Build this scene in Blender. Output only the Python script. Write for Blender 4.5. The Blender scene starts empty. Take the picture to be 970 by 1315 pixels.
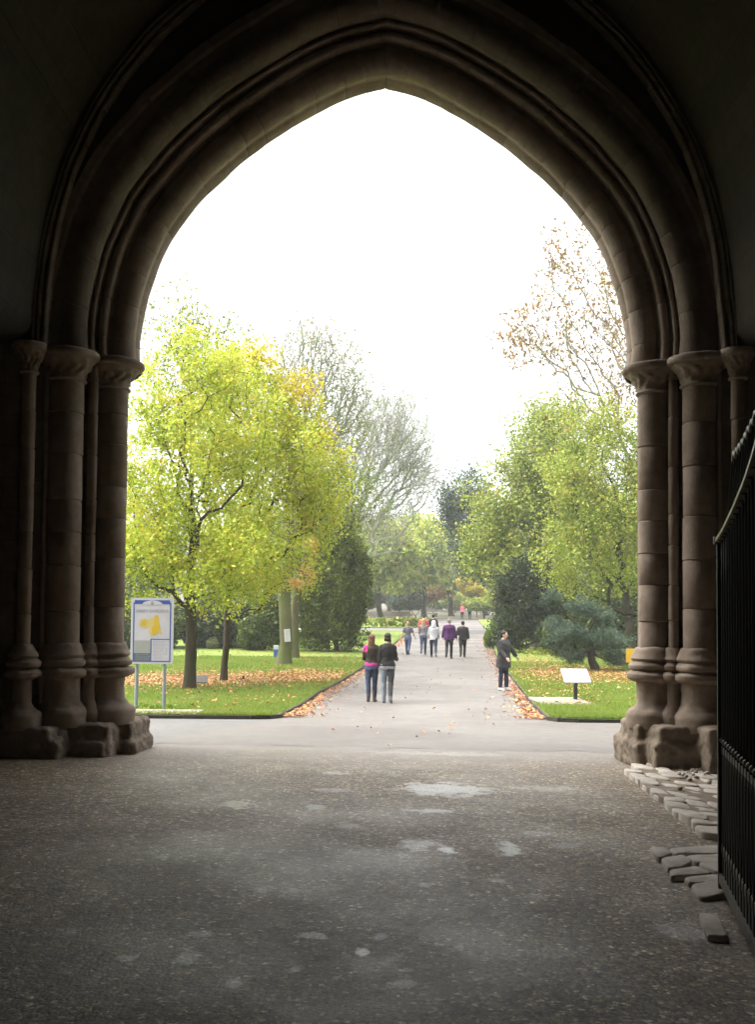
import bpy, bmesh, math, random
import numpy as np
from mathutils import Vector, Matrix, noise as mnoise

R = math.radians
SC = bpy.context.scene
COL = SC.collection
DG = bpy.context.evaluated_depsgraph_get

# ------------------------------------------------------------------ camera
EYE = 1.65
F = 1280.0              # focal length in photograph pixels (970 x 1315)
PITCH, ROLL = R(2.2), R(0.5)
HORIZ = 795.0
PX0, PY0 = 485.0, HORIZ - F * math.tan(PITCH)
cam_d = bpy.data.cameras.new('camera')
cam = bpy.data.objects.new('camera', cam_d)
COL.objects.link(cam)
SC.camera = cam
cam_d.sensor_width = 36
cam_d.lens = 36 * F / 1315
cam_d.shift_y = (PY0 - 657.5) / 1315
cam_d.clip_end = 3000
cam_d.clip_start = 0.05
cam.location = (0, 0, EYE)
# camera rolled clockwise picture => camera rotated counter-clockwise
CR = Matrix.Rotation(R(90) + PITCH, 3, 'X') @ Matrix.Rotation(ROLL, 3, 'Z')
cam.rotation_euler = CR.to_euler()


def ray(px, py):
    return CR @ Vector(((px - PX0) / F, -(py - PY0) / F, -1.0))


def P(px, py, Y):
    """World point seen at photo pixel (px, py) at distance Y in front of the camera."""
    d = ray(px, py)
    t = Y / d.y
    return Vector((d.x * t, Y, EYE + d.z * t))


# ------------------------------------------------------------------ terrain
_GY = np.array([-40, 0, 6, 12.2, 18, 24, 30, 37, 45, 56, 70, 88, 109, 140, 200, 400.])
_GD = np.array([1.65, 1.65, 1.65, 1.67, 1.88, 2.05, 2.10, 2.0, 1.76, 1.42, 0.95, 0.42, -0.15, -1.1, -2.6, -6.0])
_gy = np.arange(-40, 400.01, 0.5)
_gd = np.interp(_gy, _GY, _GD)
_k = np.ones(9) / 9
_gd = np.convolve(np.pad(_gd, 4, mode='edge'), _k, mode='valid')


def gz(x, y):
    x = np.asarray(x, float); y = np.asarray(y, float)
    z = EYE - np.interp(y, _gy, _gd)
    fade = np.clip((16.0 - y) / 5.0, 0, 1) * np.clip((y - 3) / 5.0, 0, 1)
    z = z - 0.022 * np.clip(x, -5, 5) * fade
    return z


def G(px, py):
    """Point on the ground seen at photo pixel."""
    d = ray(px, py)
    lo = 1.0
    t = 2.0
    prev = None
    while t < 380:
        x, y, z = d.x * t, d.y * t, EYE + d.z * t
        if z <= float(gz(x, y)):
            a, b = prev, t
            for _ in range(30):
                m = (a + b) / 2
                if EYE + d.z * m <= float(gz(d.x * m, d.y * m)):
                    b = m
                else:
                    a = m
            t = b
            return Vector((d.x * t, d.y * t, float(gz(d.x * t, d.y * t))))
        prev = t
        t *= 1.02
    return Vector((d.x * t, d.y * t, float(gz(d.x * t, d.y * t))))


def GX(px, Y):
    """Ground point at distance Y under photo column px."""
    x = P(px, HORIZ, Y).x
    return Vector((x, Y, float(gz(x, Y))))


# ------------------------------------------------------------------ objects
def tag(o, label=None, cat=None, group=None, kind=None):
    if label: o['label'] = label
    if cat: o['category'] = cat
    if group: o['group'] = group
    if kind: o['kind'] = kind
    return o


def empty(name, loc, rz=0.0):
    o = bpy.data.objects.new(name, None)
    o.empty_display_size = 0.2
    COL.objects.link(o)
    o.location = loc
    o.rotation_euler = (0, 0, rz)
    return o


def link(name, mesh, parent=None):
    o = bpy.data.objects.new(name, mesh)
    COL.objects.link(o)
    if parent is not None:
        o.parent = parent
    return o


def copy_tree(o, parent=None):
    c = o.copy()
    COL.objects.link(c)
    c.parent = parent
    for ch in [x for x in COL.objects if x.parent == o]:
        copy_tree(ch, c)
    return c


def mesh_np(name, V, faces, mats, midx=None, smooth=False, attr=None):
    """faces: list of int arrays (n x 3 or n x 4)."""
    me = bpy.data.meshes.new(name)
    V = np.asarray(V, np.float32)
    me.vertices.add(len(V))
    me.vertices.foreach_set('co', V.ravel())
    faces = [np.asarray(f, np.int32) for f in faces if len(f)]
    nl = sum(f.size for f in faces)
    nf = sum(len(f) for f in faces)
    me.loops.add(nl)
    me.loops.foreach_set('vertex_index', np.concatenate([f.ravel() for f in faces]))
    me.polygons.add(nf)
    starts, tot, s = [], [], 0
    for f in faces:
        k = f.shape[1]
        starts.append(s + np.arange(len(f)) * k)
        tot.append(np.full(len(f), k))
        s += f.size
    me.polygons.foreach_set('loop_start', np.concatenate(starts).astype(np.int32))
    if midx is not None:
        me.polygons.foreach_set('material_index', np.asarray(midx, np.int32))
    for m in (mats if isinstance(mats, (list, tuple)) else [mats]):
        me.materials.append(m)
    me.update(calc_edges=True)
    if attr is not None:
        a = me.attributes.new('rnd', 'FLOAT', 'FACE')
        a.data.foreach_set('value', np.asarray(attr, np.float32))
    if smooth:
        me.polygons.foreach_set('use_smooth', np.ones(nf, bool))
    me.validate()
    return me


class MB:
    """Collects shapes for ONE mesh object."""
    def __init__(self):
        self.bm = bmesh.new()

    def box(self, c, s, rot=None, bev=0.0, mi=0):
        g = bmesh.ops.create_cube(self.bm, size=1.0)
        vs = g['verts']
        M = Matrix.Translation(Vector(c))
        if rot is not None:
            M = M @ rot.to_4x4()
        M = M @ Matrix.Diagonal((s[0], s[1], s[2], 1))
        fs = set(f for v in vs for f in v.link_faces)
        for f in fs: f.material_index = mi
        bmesh.ops.transform(self.bm, matrix=M, verts=vs)
        if bev > 0:
            es = list(set(e for v in vs for e in v.link_edges))
            r = bmesh.ops.bevel(self.bm, geom=es, offset=bev, segments=2, affect='EDGES', profile=0.5)
            for f in r['faces']: f.material_index = mi
        return self

    def tube(self, pts, rad, k=8, caps=True, mi=0, flat=1.0, up=None):
        pts = [Vector(p) for p in pts]
        n = len(pts)
        if not isinstance(rad, (list, tuple)):
            rad = [rad] * n
        rings = []
        a = None
        for i, p in enumerate(pts):
            t = (pts[min(i + 1, n - 1)] - pts[max(i - 1, 0)]).normalized()
            if a is None:
                u = Vector(up) if up is not None else (Vector((0, 0, 1)) if abs(t.z) < 0.9 else Vector((0, 1, 0)))
                a = (u - t * u.dot(t)).normalized()
            else:
                a = (a - t * a.dot(t)).normalized()
            b = t.cross(a)
            r = rad[i]
            ra, rb = (r if isinstance(r, (list, tuple)) else (r, r * flat))
            rings.append([self.bm.verts.new(p + a * (ra * math.cos(2 * math.pi * j / k)) + b * (rb * math.sin(2 * math.pi * j / k))) for j in range(k)])
        for i in range(n - 1):
            for j in range(k):
                f = self.bm.faces.new((rings[i][j], rings[i][(j + 1) % k], rings[i + 1][(j + 1) % k], rings[i + 1][j]))
                f.material_index = mi
                f.smooth = k > 5
        if caps:
            f = self.bm.faces.new(list(reversed(rings[0]))); f.material_index = mi
            f = self.bm.faces.new(rings[-1]); f.material_index = mi
        return self

    def lathe(self, prof, c=(0, 0, 0), k=40, a0=0.0, a1=2 * math.pi, mi=0):
        full = abs(a1 - a0 - 2 * math.pi) < 1e-6
        kk = k if full else k + 1
        rows = []
        for (r, z) in prof:
            rows.append([self.bm.verts.new((c[0] + r * math.cos(a0 + (a1 - a0) * j / k), c[1] + r * math.sin(a0 + (a1 - a0) * j / k), c[2] + z)) for j in range(kk)])
        for i in range(len(prof) - 1):
            for j in range(k):
                j2 = (j + 1) % kk
                f = self.bm.faces.new((rows[i][j], rows[i][j2], rows[i + 1][j2], rows[i + 1][j]))
                f.smooth = True; f.material_index = mi
        return self

    def prism(self, pts, d, mi=0):
        """pts: closed outline (Vectors), d: extrusion Vector."""
        d = Vector(d)
        a = [self.bm.verts.new(Vector(p)) for p in pts]
        b = [self.bm.verts.new(Vector(p) + d) for p in pts]
        n = len(a)
        fs = [self.bm.faces.new(a), self.bm.faces.new(list(reversed(b)))]
        for i in range(n):
            fs.append(self.bm.faces.new((a[i], b[i], b[(i + 1) % n], a[(i + 1) % n])))
        for f in fs: f.material_index = mi
        return self

    def sphere(self, c, r, sub=2, mi=0, rot=None):
        g = bmesh.ops.create_icosphere(self.bm, subdivisions=sub, radius=1.0)
        rr = r if isinstance(r, (list, tuple)) else (r, r, r)
        M = Matrix.Translation(Vector(c))
        if rot is not None: M = M @ rot.to_4x4()
        M = M @ Matrix.Diagonal((*rr, 1))
        bmesh.ops.transform(self.bm, matrix=M, verts=g['verts'])
        for f in set(f for v in g['verts'] for f in v.link_faces):
            f.material_index = mi; f.smooth = True
        return self

    def mesh(self, name, mats, recalc=True, sharp=None):
        if recalc:
            bmesh.ops.recalc_face_normals(self.bm, faces=self.bm.faces)
        me = bpy.data.meshes.new(name)
        self.bm.to_mesh(me)
        self.bm.free()
        for m in (mats if isinstance(mats, (list, tuple)) else [mats]):
            me.materials.append(m)
        if sharp is not None:
            me.polygons.foreach_set('use_smooth', np.ones(len(me.polygons), bool))
            me.set_sharp_from_angle(angle=R(sharp))
        return me

    def build(self, name, mats, parent=None, recalc=True, sharp=None):
        return link(name, self.mesh(name, mats, recalc, sharp), parent)


def remesh(mb, voxel, smooth_it=4, fac=0.5):
    """Voxel union of everything in mb -> one continuous smooth mesh (bmesh)."""
    bmesh.ops.recalc_face_normals(mb.bm, faces=mb.bm.faces)
    me = bpy.data.meshes.new('tmp')
    mb.bm.to_mesh(me); mb.bm.free()
    o = bpy.data.objects.new('tmp', me)
    COL.objects.link(o)
    m = o.modifiers.new('r', 'REMESH'); m.mode = 'VOXEL'; m.voxel_size = voxel; m.use_smooth_shade = True
    if smooth_it:
        s = o.modifiers.new('s', 'SMOOTH'); s.iterations = smooth_it; s.factor = fac
    dg = bpy.context.evaluated_depsgraph_get()
    dg.update()
    ev = o.evaluated_get(dg)
    me2 = bpy.data.meshes.new_from_object(ev)
    bpy.data.objects.remove(o)
    bpy.data.meshes.remove(me)
    out = MB()
    out.bm.from_mesh(me2)
    bpy.data.meshes.remove(me2)
    for f in out.bm.faces: f.smooth = True
    return out


def displace(mb, amp, freq, seed=0, oct_=2):
    off = Vector((seed * 3.17, seed * 1.71, seed * 5.3))
    mb.bm.normal_update()
    for v in mb.bm.verts:
        n = 0; a = 1.0; f = freq
        for _ in range(oct_):
            n += a * mnoise.noise(v.co * f + off); a *= 0.5; f *= 2.1
        v.co += v.normal * (amp * n)


# ------------------------------------------------------------------ materials
def srgb(r, g, b):
    f = lambda c: (c / 255) / 12.92 if c / 255 <= 0.04045 else (((c / 255) + 0.055) / 1.055) ** 2.4
    return (f(r), f(g), f(b), 1)


class NT:
    def __init__(self, name):
        self.m = bpy.data.materials.new(name)
        self.m.use_nodes = True
        self.n = self.m.node_tree.nodes
        self.l = self.m.node_tree.links
        self.n.clear()
        self.out = self.n.new('ShaderNodeOutputMaterial')

    def node(self, t, **kw):
        nd = self.n.new(t)
        for k, v in kw.items():
            if k.startswith('i_'):
                nd.inputs[k[2:].replace('_', ' ')].default_value = v
            else:
                setattr(nd, k, v)
        return nd

    def lk(self, a, b):
        self.l.new(a, b)

    def noise(self, scale, detail=4, rough=0.55, vec=None, dist=0.0):
        nd = self.node('ShaderNodeTexNoise')
        nd.inputs['Scale'].default_value = scale
        nd.inputs['Detail'].default_value = detail
        nd.inputs['Roughness'].default_value = rough
        nd.inputs['Distortion'].default_value = dist
        if vec is not None: self.lk(vec, nd.inputs['Vector'])
        return nd.outputs['Fac']

    def ramp(self, fac, stops, interp='LINEAR'):
        nd = self.node('ShaderNodeValToRGB')
        cr = nd.color_ramp
        cr.interpolation = interp
        while len(cr.elements) < len(stops): cr.elements.new(0.5)
        for e, (p, c) in zip(cr.elements, stops):
            e.position = p
            e.color = c if len(c) == 4 else (*c, 1)
        self.lk(fac, nd.inputs['Fac'])
        return nd.outputs['Color']

    def math(self, op, a, b=None, clamp=False):
        nd = self.node('ShaderNodeMath', operation=op, use_clamp=clamp)
        for i, v in enumerate((a, b)):
            if v is None: continue
            if isinstance(v, (int, float)): nd.inputs[i].default_value = v
            else: self.lk(v, nd.inputs[i])
        return nd.outputs[0]

    def mix(self, fac, a, b, mode='MIX'):
        nd = self.node('ShaderNodeMix', data_type='RGBA', blend_type=mode)
        for s, v in (('Factor', fac), ('A', a), ('B', b)):
            sock = [x for x in nd.inputs if x.name == s and (x.type == 'RGBA' or s == 'Factor')][0]
            if isinstance(v, (int, float)): sock.default_value = v
            elif isinstance(v, tuple): sock.default_value = v if len(v) == 4 else (*v, 1)
            else: self.lk(v, sock)
        return [x for x in nd.outputs if x.type == 'RGBA'][0]

    def pos(self):
        return self.node('ShaderNodeNewGeometry').outputs['Position']

    def objco(self):
        return self.node('ShaderNodeTexCoord').outputs['Object']

    def bump(self, h, strength=0.3, dist=0.02, normal=None):
        nd = self.node('ShaderNodeBump')
        nd.inputs['Strength'].default_value = strength
        nd.inputs['Distance'].default_value = dist
        self.lk(h, nd.inputs['Height'])
        if normal is not None: self.lk(normal, nd.inputs['Normal'])
        return nd.outputs['Normal']

    def pbsdf(self, color, rough=0.7, normal=None, metal=0.0, spec=0.5):
        nd = self.node('ShaderNodeBsdfPrincipled')
        for s, v in (('Base Color', color), ('Roughness', rough), ('Metallic', metal), ('Specular IOR Level', spec)):
            if isinstance(v, (int, float)): nd.inputs[s].default_value = v
            elif isinstance(v, tuple): nd.inputs[s].default_value = v if len(v) == 4 else (*v, 1)
            else: self.lk(v, nd.inputs[s])
        if normal is not None: self.lk(normal, nd.inputs['Normal'])
        self.lk(nd.outputs[0], self.out.inputs['Surface'])
        return nd


def simple_mat(name, col, rough=0.7, var=0.25, scale=6.0, bump=0.0, metal=0.0, spec=0.5, obj=True):
    t = NT(name)
    v = t.objco() if obj else t.pos()
    f = t.noise(scale, 5, 0.6, v)
    lo = tuple(c * (1 - var) for c in col[:3]) + (1,)
    hi = tuple(min(1, c * (1 + var)) for c in col[:3]) + (1,)
    c = t.ramp(f, [(0.3, lo), (0.7, hi)])
    nrm = t.bump(t.noise(scale * 8, 4, 0.6, v), bump, 0.01) if bump else None
    t.pbsdf(c, rough, nrm, metal, spec)
    return t.m


def leaf_mat(name, stops, patch=None, trans=0.35, patch_scale=0.7, spec=0.25):
    """Leaf colour varies from leaf to leaf (face attribute) and, gently, from clump to clump."""
    t = NT(name)
    a = t.node('ShaderNodeAttribute', attribute_name='rnd', attribute_type='GEOMETRY').outputs['Fac']
    p = t.pos()
    n = t.noise(patch_scale, 3, 0.6, p)
    n = t.math('MULTIPLY', t.math('SUBTRACT', n, 0.5), 1.3)
    f = t.math('ADD', a, n, clamp=True)
    c = t.ramp(f, stops)
    d = t.node('ShaderNodeBsdfPrincipled')
    d.inputs['Roughness'].default_value = 0.55
    d.inputs['Specular IOR Level'].default_value = spec
    t.lk(c, d.inputs['Base Color'])
    tr = t.node('ShaderNodeBsdfTranslucent')
    t.lk(c, tr.inputs['Color'])
    mx = t.node('ShaderNodeMixShader')
    mx.inputs[0].default_value = trans
    t.lk(d.outputs[0], mx.inputs[1]); t.lk(tr.outputs[0], mx.inputs[2])
    t.lk(mx.outputs[0], t.out.inputs['Surface'])
    return t.m


def bark_mat(name, col, var=0.35, scale=4.0):
    t = NT(name)
    p = t.pos()
    mp = t.node('ShaderNodeMapping'); mp.inputs['Scale'].default_value = (1, 1, 0.25); t.lk(p, mp.inputs['Vector'])
    f = t.noise(scale * 3, 6, 0.65, mp.outputs[0])
    f2 = t.noise(0.8, 3, 0.6, p)
    lo = tuple(c * (1 - var) for c in col)
    hi = tuple(c * (1 + var) for c in col)
    c = t.ramp(f, [(0.3, lo), (0.7, hi)])
    moss = (col[0] * 0.8, col[1] * 1.05, col[2] * 0.55)
    c = t.mix(t.ramp(f2, [(0.45, (0, 0, 0)), (0.65, (1, 1, 1))]), c, moss)
    t.pbsdf(c, 0.85, t.bump(f, 0.6, 0.03), spec=0.2)
    return t.m
# ------------------------------------------------------------------ light
W = bpy.data.worlds.new('World')
SC.world = W
W.use_nodes = True
wn, wl = W.node_tree.nodes, W.node_tree.links
bg = wn['Background']
sky = wn.new('ShaderNodeTexSky')
sky.sky_type = 'NISHITA'
sky.sun_disc = False
SUN_EL, SUN_AZ = R(66), R(280)       # azimuth measured clockwise from +Y
sky.sun_elevation = SUN_EL
sky.sun_rotation = SUN_AZ
sky.altitude = 50
sky.air_density = 1.0
sky.dust_density = 6.0
sky.ozone_density = 0.6
hs = wn.new('ShaderNodeHueSaturation')
hs.inputs['Saturation'].default_value = 0.22      # overcast: the blue is veiled by cloud
hs.inputs['Value'].default_value = 1.0
wl.new(sky.outputs[0], hs.inputs['Color'])
wl.new(hs.outputs[0], bg.inputs['Color'])
bg.inputs['Strength'].default_value = 0.15
sl = bpy.data.lights.new('sun', 'SUN')
sl.energy = 1.3
sl.angle = R(100)
sl.color = (1.0, 0.96, 0.9)
so = bpy.data.objects.new('sun', sl)
COL.objects.link(so)
_d = Vector((math.sin(SUN_AZ) * math.cos(SUN_EL), math.cos(SUN_AZ) * math.cos(SUN_EL), math.sin(SUN_EL)))
so.rotation_euler = _d.to_track_quat('Z', 'Y').to_euler()
so.location = (0, 0, 40)
SC.view_settings.view_transform = 'Standard'
SC.view_settings.look = 'None'
SC.view_settings.gamma = 1.0
SC.view_settings.exposure = 2.25
SC.cycles.use_denoising = True
SC.cycles.max_bounces = 8
SC.cycles.diffuse_bounces = 5
SC.cycles.transparent_max_bounces = 4
SC.cycles.caustics_reflective = False
SC.cycles.caustics_refractive = False

# ------------------------------------------------------------------ ground materials
def tarmac_floor():
    t = NT('old_wet_tarmac')
    p = t.pos()
    big = t.noise(0.55, 5, 0.6, p)
    mid = t.noise(3.2, 5, 0.65, p)
    grit = t.noise(55, 3, 0.7, p)
    vor = t.node('ShaderNodeTexVoronoi'); vor.inputs['Scale'].default_value = 46.0; vor.inputs['Randomness'].default_value = 1.0
    t.lk(p, vor.inputs['Vector'])
    chips = vor.outputs['Color']
    cd = vor.outputs['Distance']
    sep = t.node('ShaderNodeSeparateColor'); t.lk(chips, sep.inputs[0])
    c = t.ramp(mid, [(0.25, (0.10, 0.071, 0.040)), (0.55, (0.155, 0.115, 0.068)), (0.8, (0.21, 0.162, 0.10))])
    st = t.ramp(sep.outputs['Red'], [(0.0, (0.02, 0.012, 0.006)), (0.3, (0.085, 0.057, 0.028)), (0.5, (0.17, 0.118, 0.068)), (0.72, (0.155, 0.135, 0.07)), (0.90, (0.3, 0.23, 0.14)), (0.96, (0.55, 0.45, 0.33)), (1.0, (0.85, 0.77, 0.65))])
    vor2 = t.node('ShaderNodeTexVoronoi'); vor2.inputs['Scale'].default_value = 105.0
    t.lk(p, vor2.inputs['Vector'])
    sep2 = t.node('ShaderNodeSeparateColor'); t.lk(vor2.outputs['Color'], sep2.inputs[0])
    st2 = t.ramp(sep2.outputs['Green'], [(0.0, (0.03, 0.02, 0.011)), (0.4, (0.14, 0.102, 0.062)), (0.75, (0.22, 0.175, 0.12)), (0.93, (0.42, 0.35, 0.26)), (1.0, (0.85, 0.8, 0.72))])
    st = t.mix(t.ramp(t.noise(19, 4, 0.7, p), [(0.50, (0, 0, 0)), (0.60, (1, 1, 1))]), st, st2)
    c = t.mix(0.85, c, st)
    c2 = t.ramp(t.noise(14, 5, 0.7, p), [(0.35, (0.42, 0.4, 0.37)), (0.65, (1.4, 1.38, 1.33))])
    c = t.mix(1.0, c, c2, 'MULTIPLY')
    c3 = t.ramp(t.noise(1.1, 5, 0.6, p), [(0.35, (0.78, 0.77, 0.75)), (0.65, (1.15, 1.14, 1.12))])
    c = t.mix(1.0, c, c3, 'MULTIPLY')
    # puddles and paler speckled areas, bright sky reflection painted in as pale colour
    blobs = None
    sx = t.node('ShaderNodeSeparateXYZ'); t.lk(p, sx.inputs[0])
    wob = t.math('MULTIPLY', t.math('SUBTRACT', t.noise(6, 6, 0.72, p), 0.5), 3.2)
    for (px, py, wpx, hpx, st_) in PATCHES:
        g = G(px, py)
        rx = wpx / 2 * g.y / F
        ry = max(0.06, (G(px, py - hpx / 2).y - g.y))
        ex = t.math('DIVIDE', t.math('SUBTRACT', sx.outputs[0], g.x), rx)
        ey = t.math('DIVIDE', t.math('SUBTRACT', sx.outputs[1], g.y), ry)
        d = t.math('SQRT', t.math('ADD', t.math('MULTIPLY', ex, ex), t.math('MULTIPLY', ey, ey)))
        d = t.math('ADD', d, wob)
        mk = t.math('MULTIPLY', t.math('SUBTRACT', 1.0, d), 2.1, clamp=True)
        mk = t.math('MULTIPLY', mk, st_ if st_ > .75 else st_ * .8)
        blobs = mk if blobs is None else t.math('MAXIMUM', blobs, mk)
    speck = t.ramp(grit, [(0.35, (0.35, 0.35, 0.35)), (0.6, (1, 1, 1))])
    bw = t.math('MULTIPLY', blobs, speck)
    c = t.mix(t.math('MULTIPLY', bw, 0.85), c, (0.62, 0.61, 0.59))
    # surface blends into the path's colour towards the open air
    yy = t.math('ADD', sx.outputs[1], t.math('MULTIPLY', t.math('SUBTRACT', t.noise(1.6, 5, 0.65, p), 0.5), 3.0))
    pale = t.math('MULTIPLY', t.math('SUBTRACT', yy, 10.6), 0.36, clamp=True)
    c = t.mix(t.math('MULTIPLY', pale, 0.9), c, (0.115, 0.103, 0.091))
    # damp: smoother in broad patches
    wet = t.ramp(big, [(0.42, (0.66, 0.66, 0.66)), (0.62, (0.46, 0.46, 0.46))])
    rg = t.mix(bw, wet, (0.16, 0.16, 0.16))
    h = t.math('ADD', t.math('MULTIPLY', cd, -0.4), t.math('MULTIPLY', t.noise(34, 5, 0.75, p), 1.1))
    h = t.math('MULTIPLY', h, t.math('SUBTRACT', 1.0, t.math('MULTIPLY', blobs, 0.8)))
    nr = t.bump(mid, 0.25, 0.04)
    nr = t.bump(h, 0.6, 0.01, nr)
    t.pbsdf(c, rg, nr, spec=0.45)
    return t.m


PATCHES = [(305, 1033, 42, 11, .95), (573, 1013, 125, 18, 1), (556, 1041, 78, 6, .8), (540, 1084, 50, 15, .7), (572, 1090, 24, 12, 1), (655, 1090, 34, 18, 1), (600, 968, 90, 6, .7),
           (466, 1222, 18, 12, .8), (240, 1228, 34, 26, .5), (165, 1228, 34, 9, .5), (405, 1035, 30, 8, .6), (700, 1012, 90, 8, .45), (690, 1070, 60, 9, .35),
           (720, 1085, 40, 10, .35), (405, 1200, 40, 7, .5), (487, 1202, 24, 7, .4), (335, 1142, 24, 8, .4), (430, 1014, 60, 6, .4), (545, 1135, 20, 8, .4),
           (640, 1130, 26, 6, .4), (260, 1198, 30, 8, .4), (380, 1142, 20, 8, .35), (520, 966, 110, 5, .6), (880, 1195, 80, 26, .5), (430, 992, 40, 5, .5), (300, 1262, 26, 10, .5), (590, 1215, 24, 8, .45), (520, 1262, 40, 12, .4), (380, 1242, 22, 9, .5), (690, 1150, 30, 8, .4), (210, 1100, 30, 7, .4), (280, 1090, 22, 6, .35), (450, 1060, 50, 7, .4), (480, 1240, 100, 30, .2), (90, 1195, 40, 14, .25), (500, 1105, 140, 40, .15)]
M = {}
M['floor'] = tarmac_floor()


def path_mat(name, cols, sc=1.0):
    t = NT(name)
    p = t.pos()
    a = t.noise(0.35 * sc, 5, 0.6, p)
    b = t.noise(7.0, 5, 0.65, p)
    g = t.noise(60, 3, 0.7, p)
    c = t.ramp(t.math('ADD', t.math('MULTIPLY', a, 0.6), t.math('MULTIPLY', b, 0.4)), [(0.35, cols[0]), (0.5, cols[1]), (0.68, cols[2])])
    c = t.mix(t.ramp(g, [(0.4, (0, 0, 0)), (0.75, (0.35, 0.35, 0.35))]), c, cols[3])
    t.pbsdf(c, t.ramp(a, [(0.4, (0.75, 0.75, 0.75)), (0.6, (0.45, 0.45, 0.45))]), t.bump(g, 0.4, 0.008, t.bump(b, 0.15, 0.03)), spec=0.2)
    return t.m


M['path'] = path_mat('pale_damp_path', [(0.082, 0.075, 0.067), (0.112, 0.102, 0.093), (0.142, 0.13, 0.119), (0.175, 0.163, 0.15)])
M['road'] = path_mat('grey_tarmac_road', [(0.075, 0.073, 0.07), (0.1, 0.097, 0.093), (0.13, 0.125, 0.12), (0.17, 0.165, 0.16)])
M['slabs'] = path_mat('pinkish_paving', [(0.2, 0.16, 0.14), (0.26, 0.21, 0.185), (0.31, 0.26, 0.23), (0.33, 0.29, 0.26)])
M['soil'] = simple_mat('dark_soil', (0.045, 0.035, 0.022), 0.9, 0.4, 5, 0.5, obj=False)
M['litter'] = simple_mat('leaf_litter_ground', (0.06, 0.055, 0.025), 0.9, 0.4, 1.5, 0.4, obj=False)
M['kerb'] = simple_mat('mossy_edging', (0.028, 0.023, 0.014), 0.9, 0.4, 5, 0.5, obj=False)


def lawn_mat():
    t = NT('mown_grass')
    p = t.pos()
    a = t.noise(0.3, 4, 0.6, p)
    b = t.noise(5.0, 5, 0.7, p)
    g = t.noise(70, 3, 0.7, p)
    f = t.math('ADD', t.math('MULTIPLY', a, 0.55), t.math('MULTIPLY', b, 0.45))
    c = t.ramp(f, [(0.36, (0.09, 0.145, 0.02)), (0.5, (0.145, 0.2, 0.03)), (0.66, (0.2, 0.225, 0.05))])
    c = t.mix(t.ramp(g, [(0.4, (0, 0, 0)), (0.7, (0.5, 0.5, 0.5))]), c, (0.05, 0.09, 0.012))
    t.pbsdf(c, 0.8, t.bump(g, 0.8, 0.03), spec=0.2)
    return t.m


M['lawn'] = lawn_mat()

# ------------------------------------------------------------------ ground sheets
def sheet(name, ys, xa, xb, nx, lift, mat, skirt=0.0, **kw):
    ys = np.asarray(ys, float)
    rows = []
    for y in ys:
        x = np.linspace(xa(y), xb(y), nx)
        rows.append(np.stack([x, np.full(nx, y), gz(x, np.full(nx, y)) + lift], 1))
    V = np.concatenate(rows)
    ny = len(ys)
    i, j = np.meshgrid(np.arange(ny - 1), np.arange(nx - 1), indexing='ij')
    a = (i * nx + j).ravel()
    faces = np.stack([a, a + 1, a + nx + 1, a + nx], 1)
    midx = np.zeros(len(faces), int)
    mats = [mat]
    if skirt > 0:
        ring = list(range(nx)) + [k * nx + nx - 1 for k in range(1, ny)] + [(ny - 1) * nx + k for k in range(nx - 2, -1, -1)] + [k * nx for k in range(ny - 2, 0, -1)]
        n0 = len(V)
        low = V[ring].copy(); low[:, 2] -= skirt
        V = np.concatenate([V, low])
        m = len(ring)
        sk = np.array([[ring[(q + 1) % m], ring[q], n0 + q, n0 + (q + 1) % m] for q in range(m)])
        faces = np.concatenate([faces, sk])
        midx = np.concatenate([midx, np.ones(m, int)])
        mats = [mat, M['soil']]
    me = mesh_np(name, V, [faces], mats, midx, smooth=(skirt == 0))
    o = link(name, me)
    return tag(o, **kw)


gys = np.concatenate([np.arange(-12, 60, 0.5), np.arange(60, 380, 4.0)])
sheet('ground', gys, lambda y: -260, lambda y: 260, 1041, -0.004, M['lawn'] if False else M['floor'], label='dark worn wet tarmac ground under the archway', kind='structure')

# path edges traced on the ground
_le = [G(*p) for p in [(350, 926), (410, 890.5), (468, 856.5), (512, 823), (540, 803), (556, 788)]]
_re = [G(*p) for p in [(707, 926), (668, 883), (641, 848), (626, 815), (614, 798), (607, 788)]]
YF = (_le[0].y + _re[0].y) / 2
def _ext(e):
    ys = [v.y for v in e]; xs = [v.x for v in e]
    s = (xs[-1] - xs[-3]) / (ys[-1] - ys[-3])
    ys.append(400); xs.append(xs[-1] + s * (400 - ys[-2]))
    return np.array(ys), np.array(xs)
_ly, _lx = _ext(_le)
_ry, _rx = _ext(_re)
xl = lambda y: float(np.interp(y, _ly, _lx)) + 0.05 * mnoise.noise(Vector((y * 0.9, 3, 0))) + 0.03 * mnoise.noise(Vector((y * 3.1, 7, 0)))
xr = lambda y: float(np.interp(y, _ry, _rx)) + 0.05 * mnoise.noise(Vector((y * 0.9, 13, 0))) + 0.03 * mnoise.noise(Vector((y * 3.1, 17, 0)))
YEND = 128.0
def pl(y):
    return -9 - 0 * y if y < YF + 0.05 else xl(y) - 0.35
pys = np.concatenate([np.arange(13.3, YF, 0.4), [YF + 0.02], np.arange(YF + 0.06, 60, 0.6), np.arange(60, YEND, 2.0)])
pth = sheet('path', pys, lambda y: -40 if y < YF + 0.05 else xl(y) - 0.35, lambda y: 40 if y < YF + 0.05 else xr(y) + 0.35, 241, 0.004, M['path'],
      label='broad pale damp path leading from the gateway into the garden', kind='structure')
for v in pth.data.vertices:                          # ragged join with the older tarmac
    if v.co.y < 13.35:
        v.co.z -= 0.0075
        v.co.y += 0.5 * mnoise.noise(Vector((v.co.x * 1.3, 0, 0))) + 0.25 * mnoise.noise(Vector((v.co.x * 5, 4, 0)))
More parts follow.
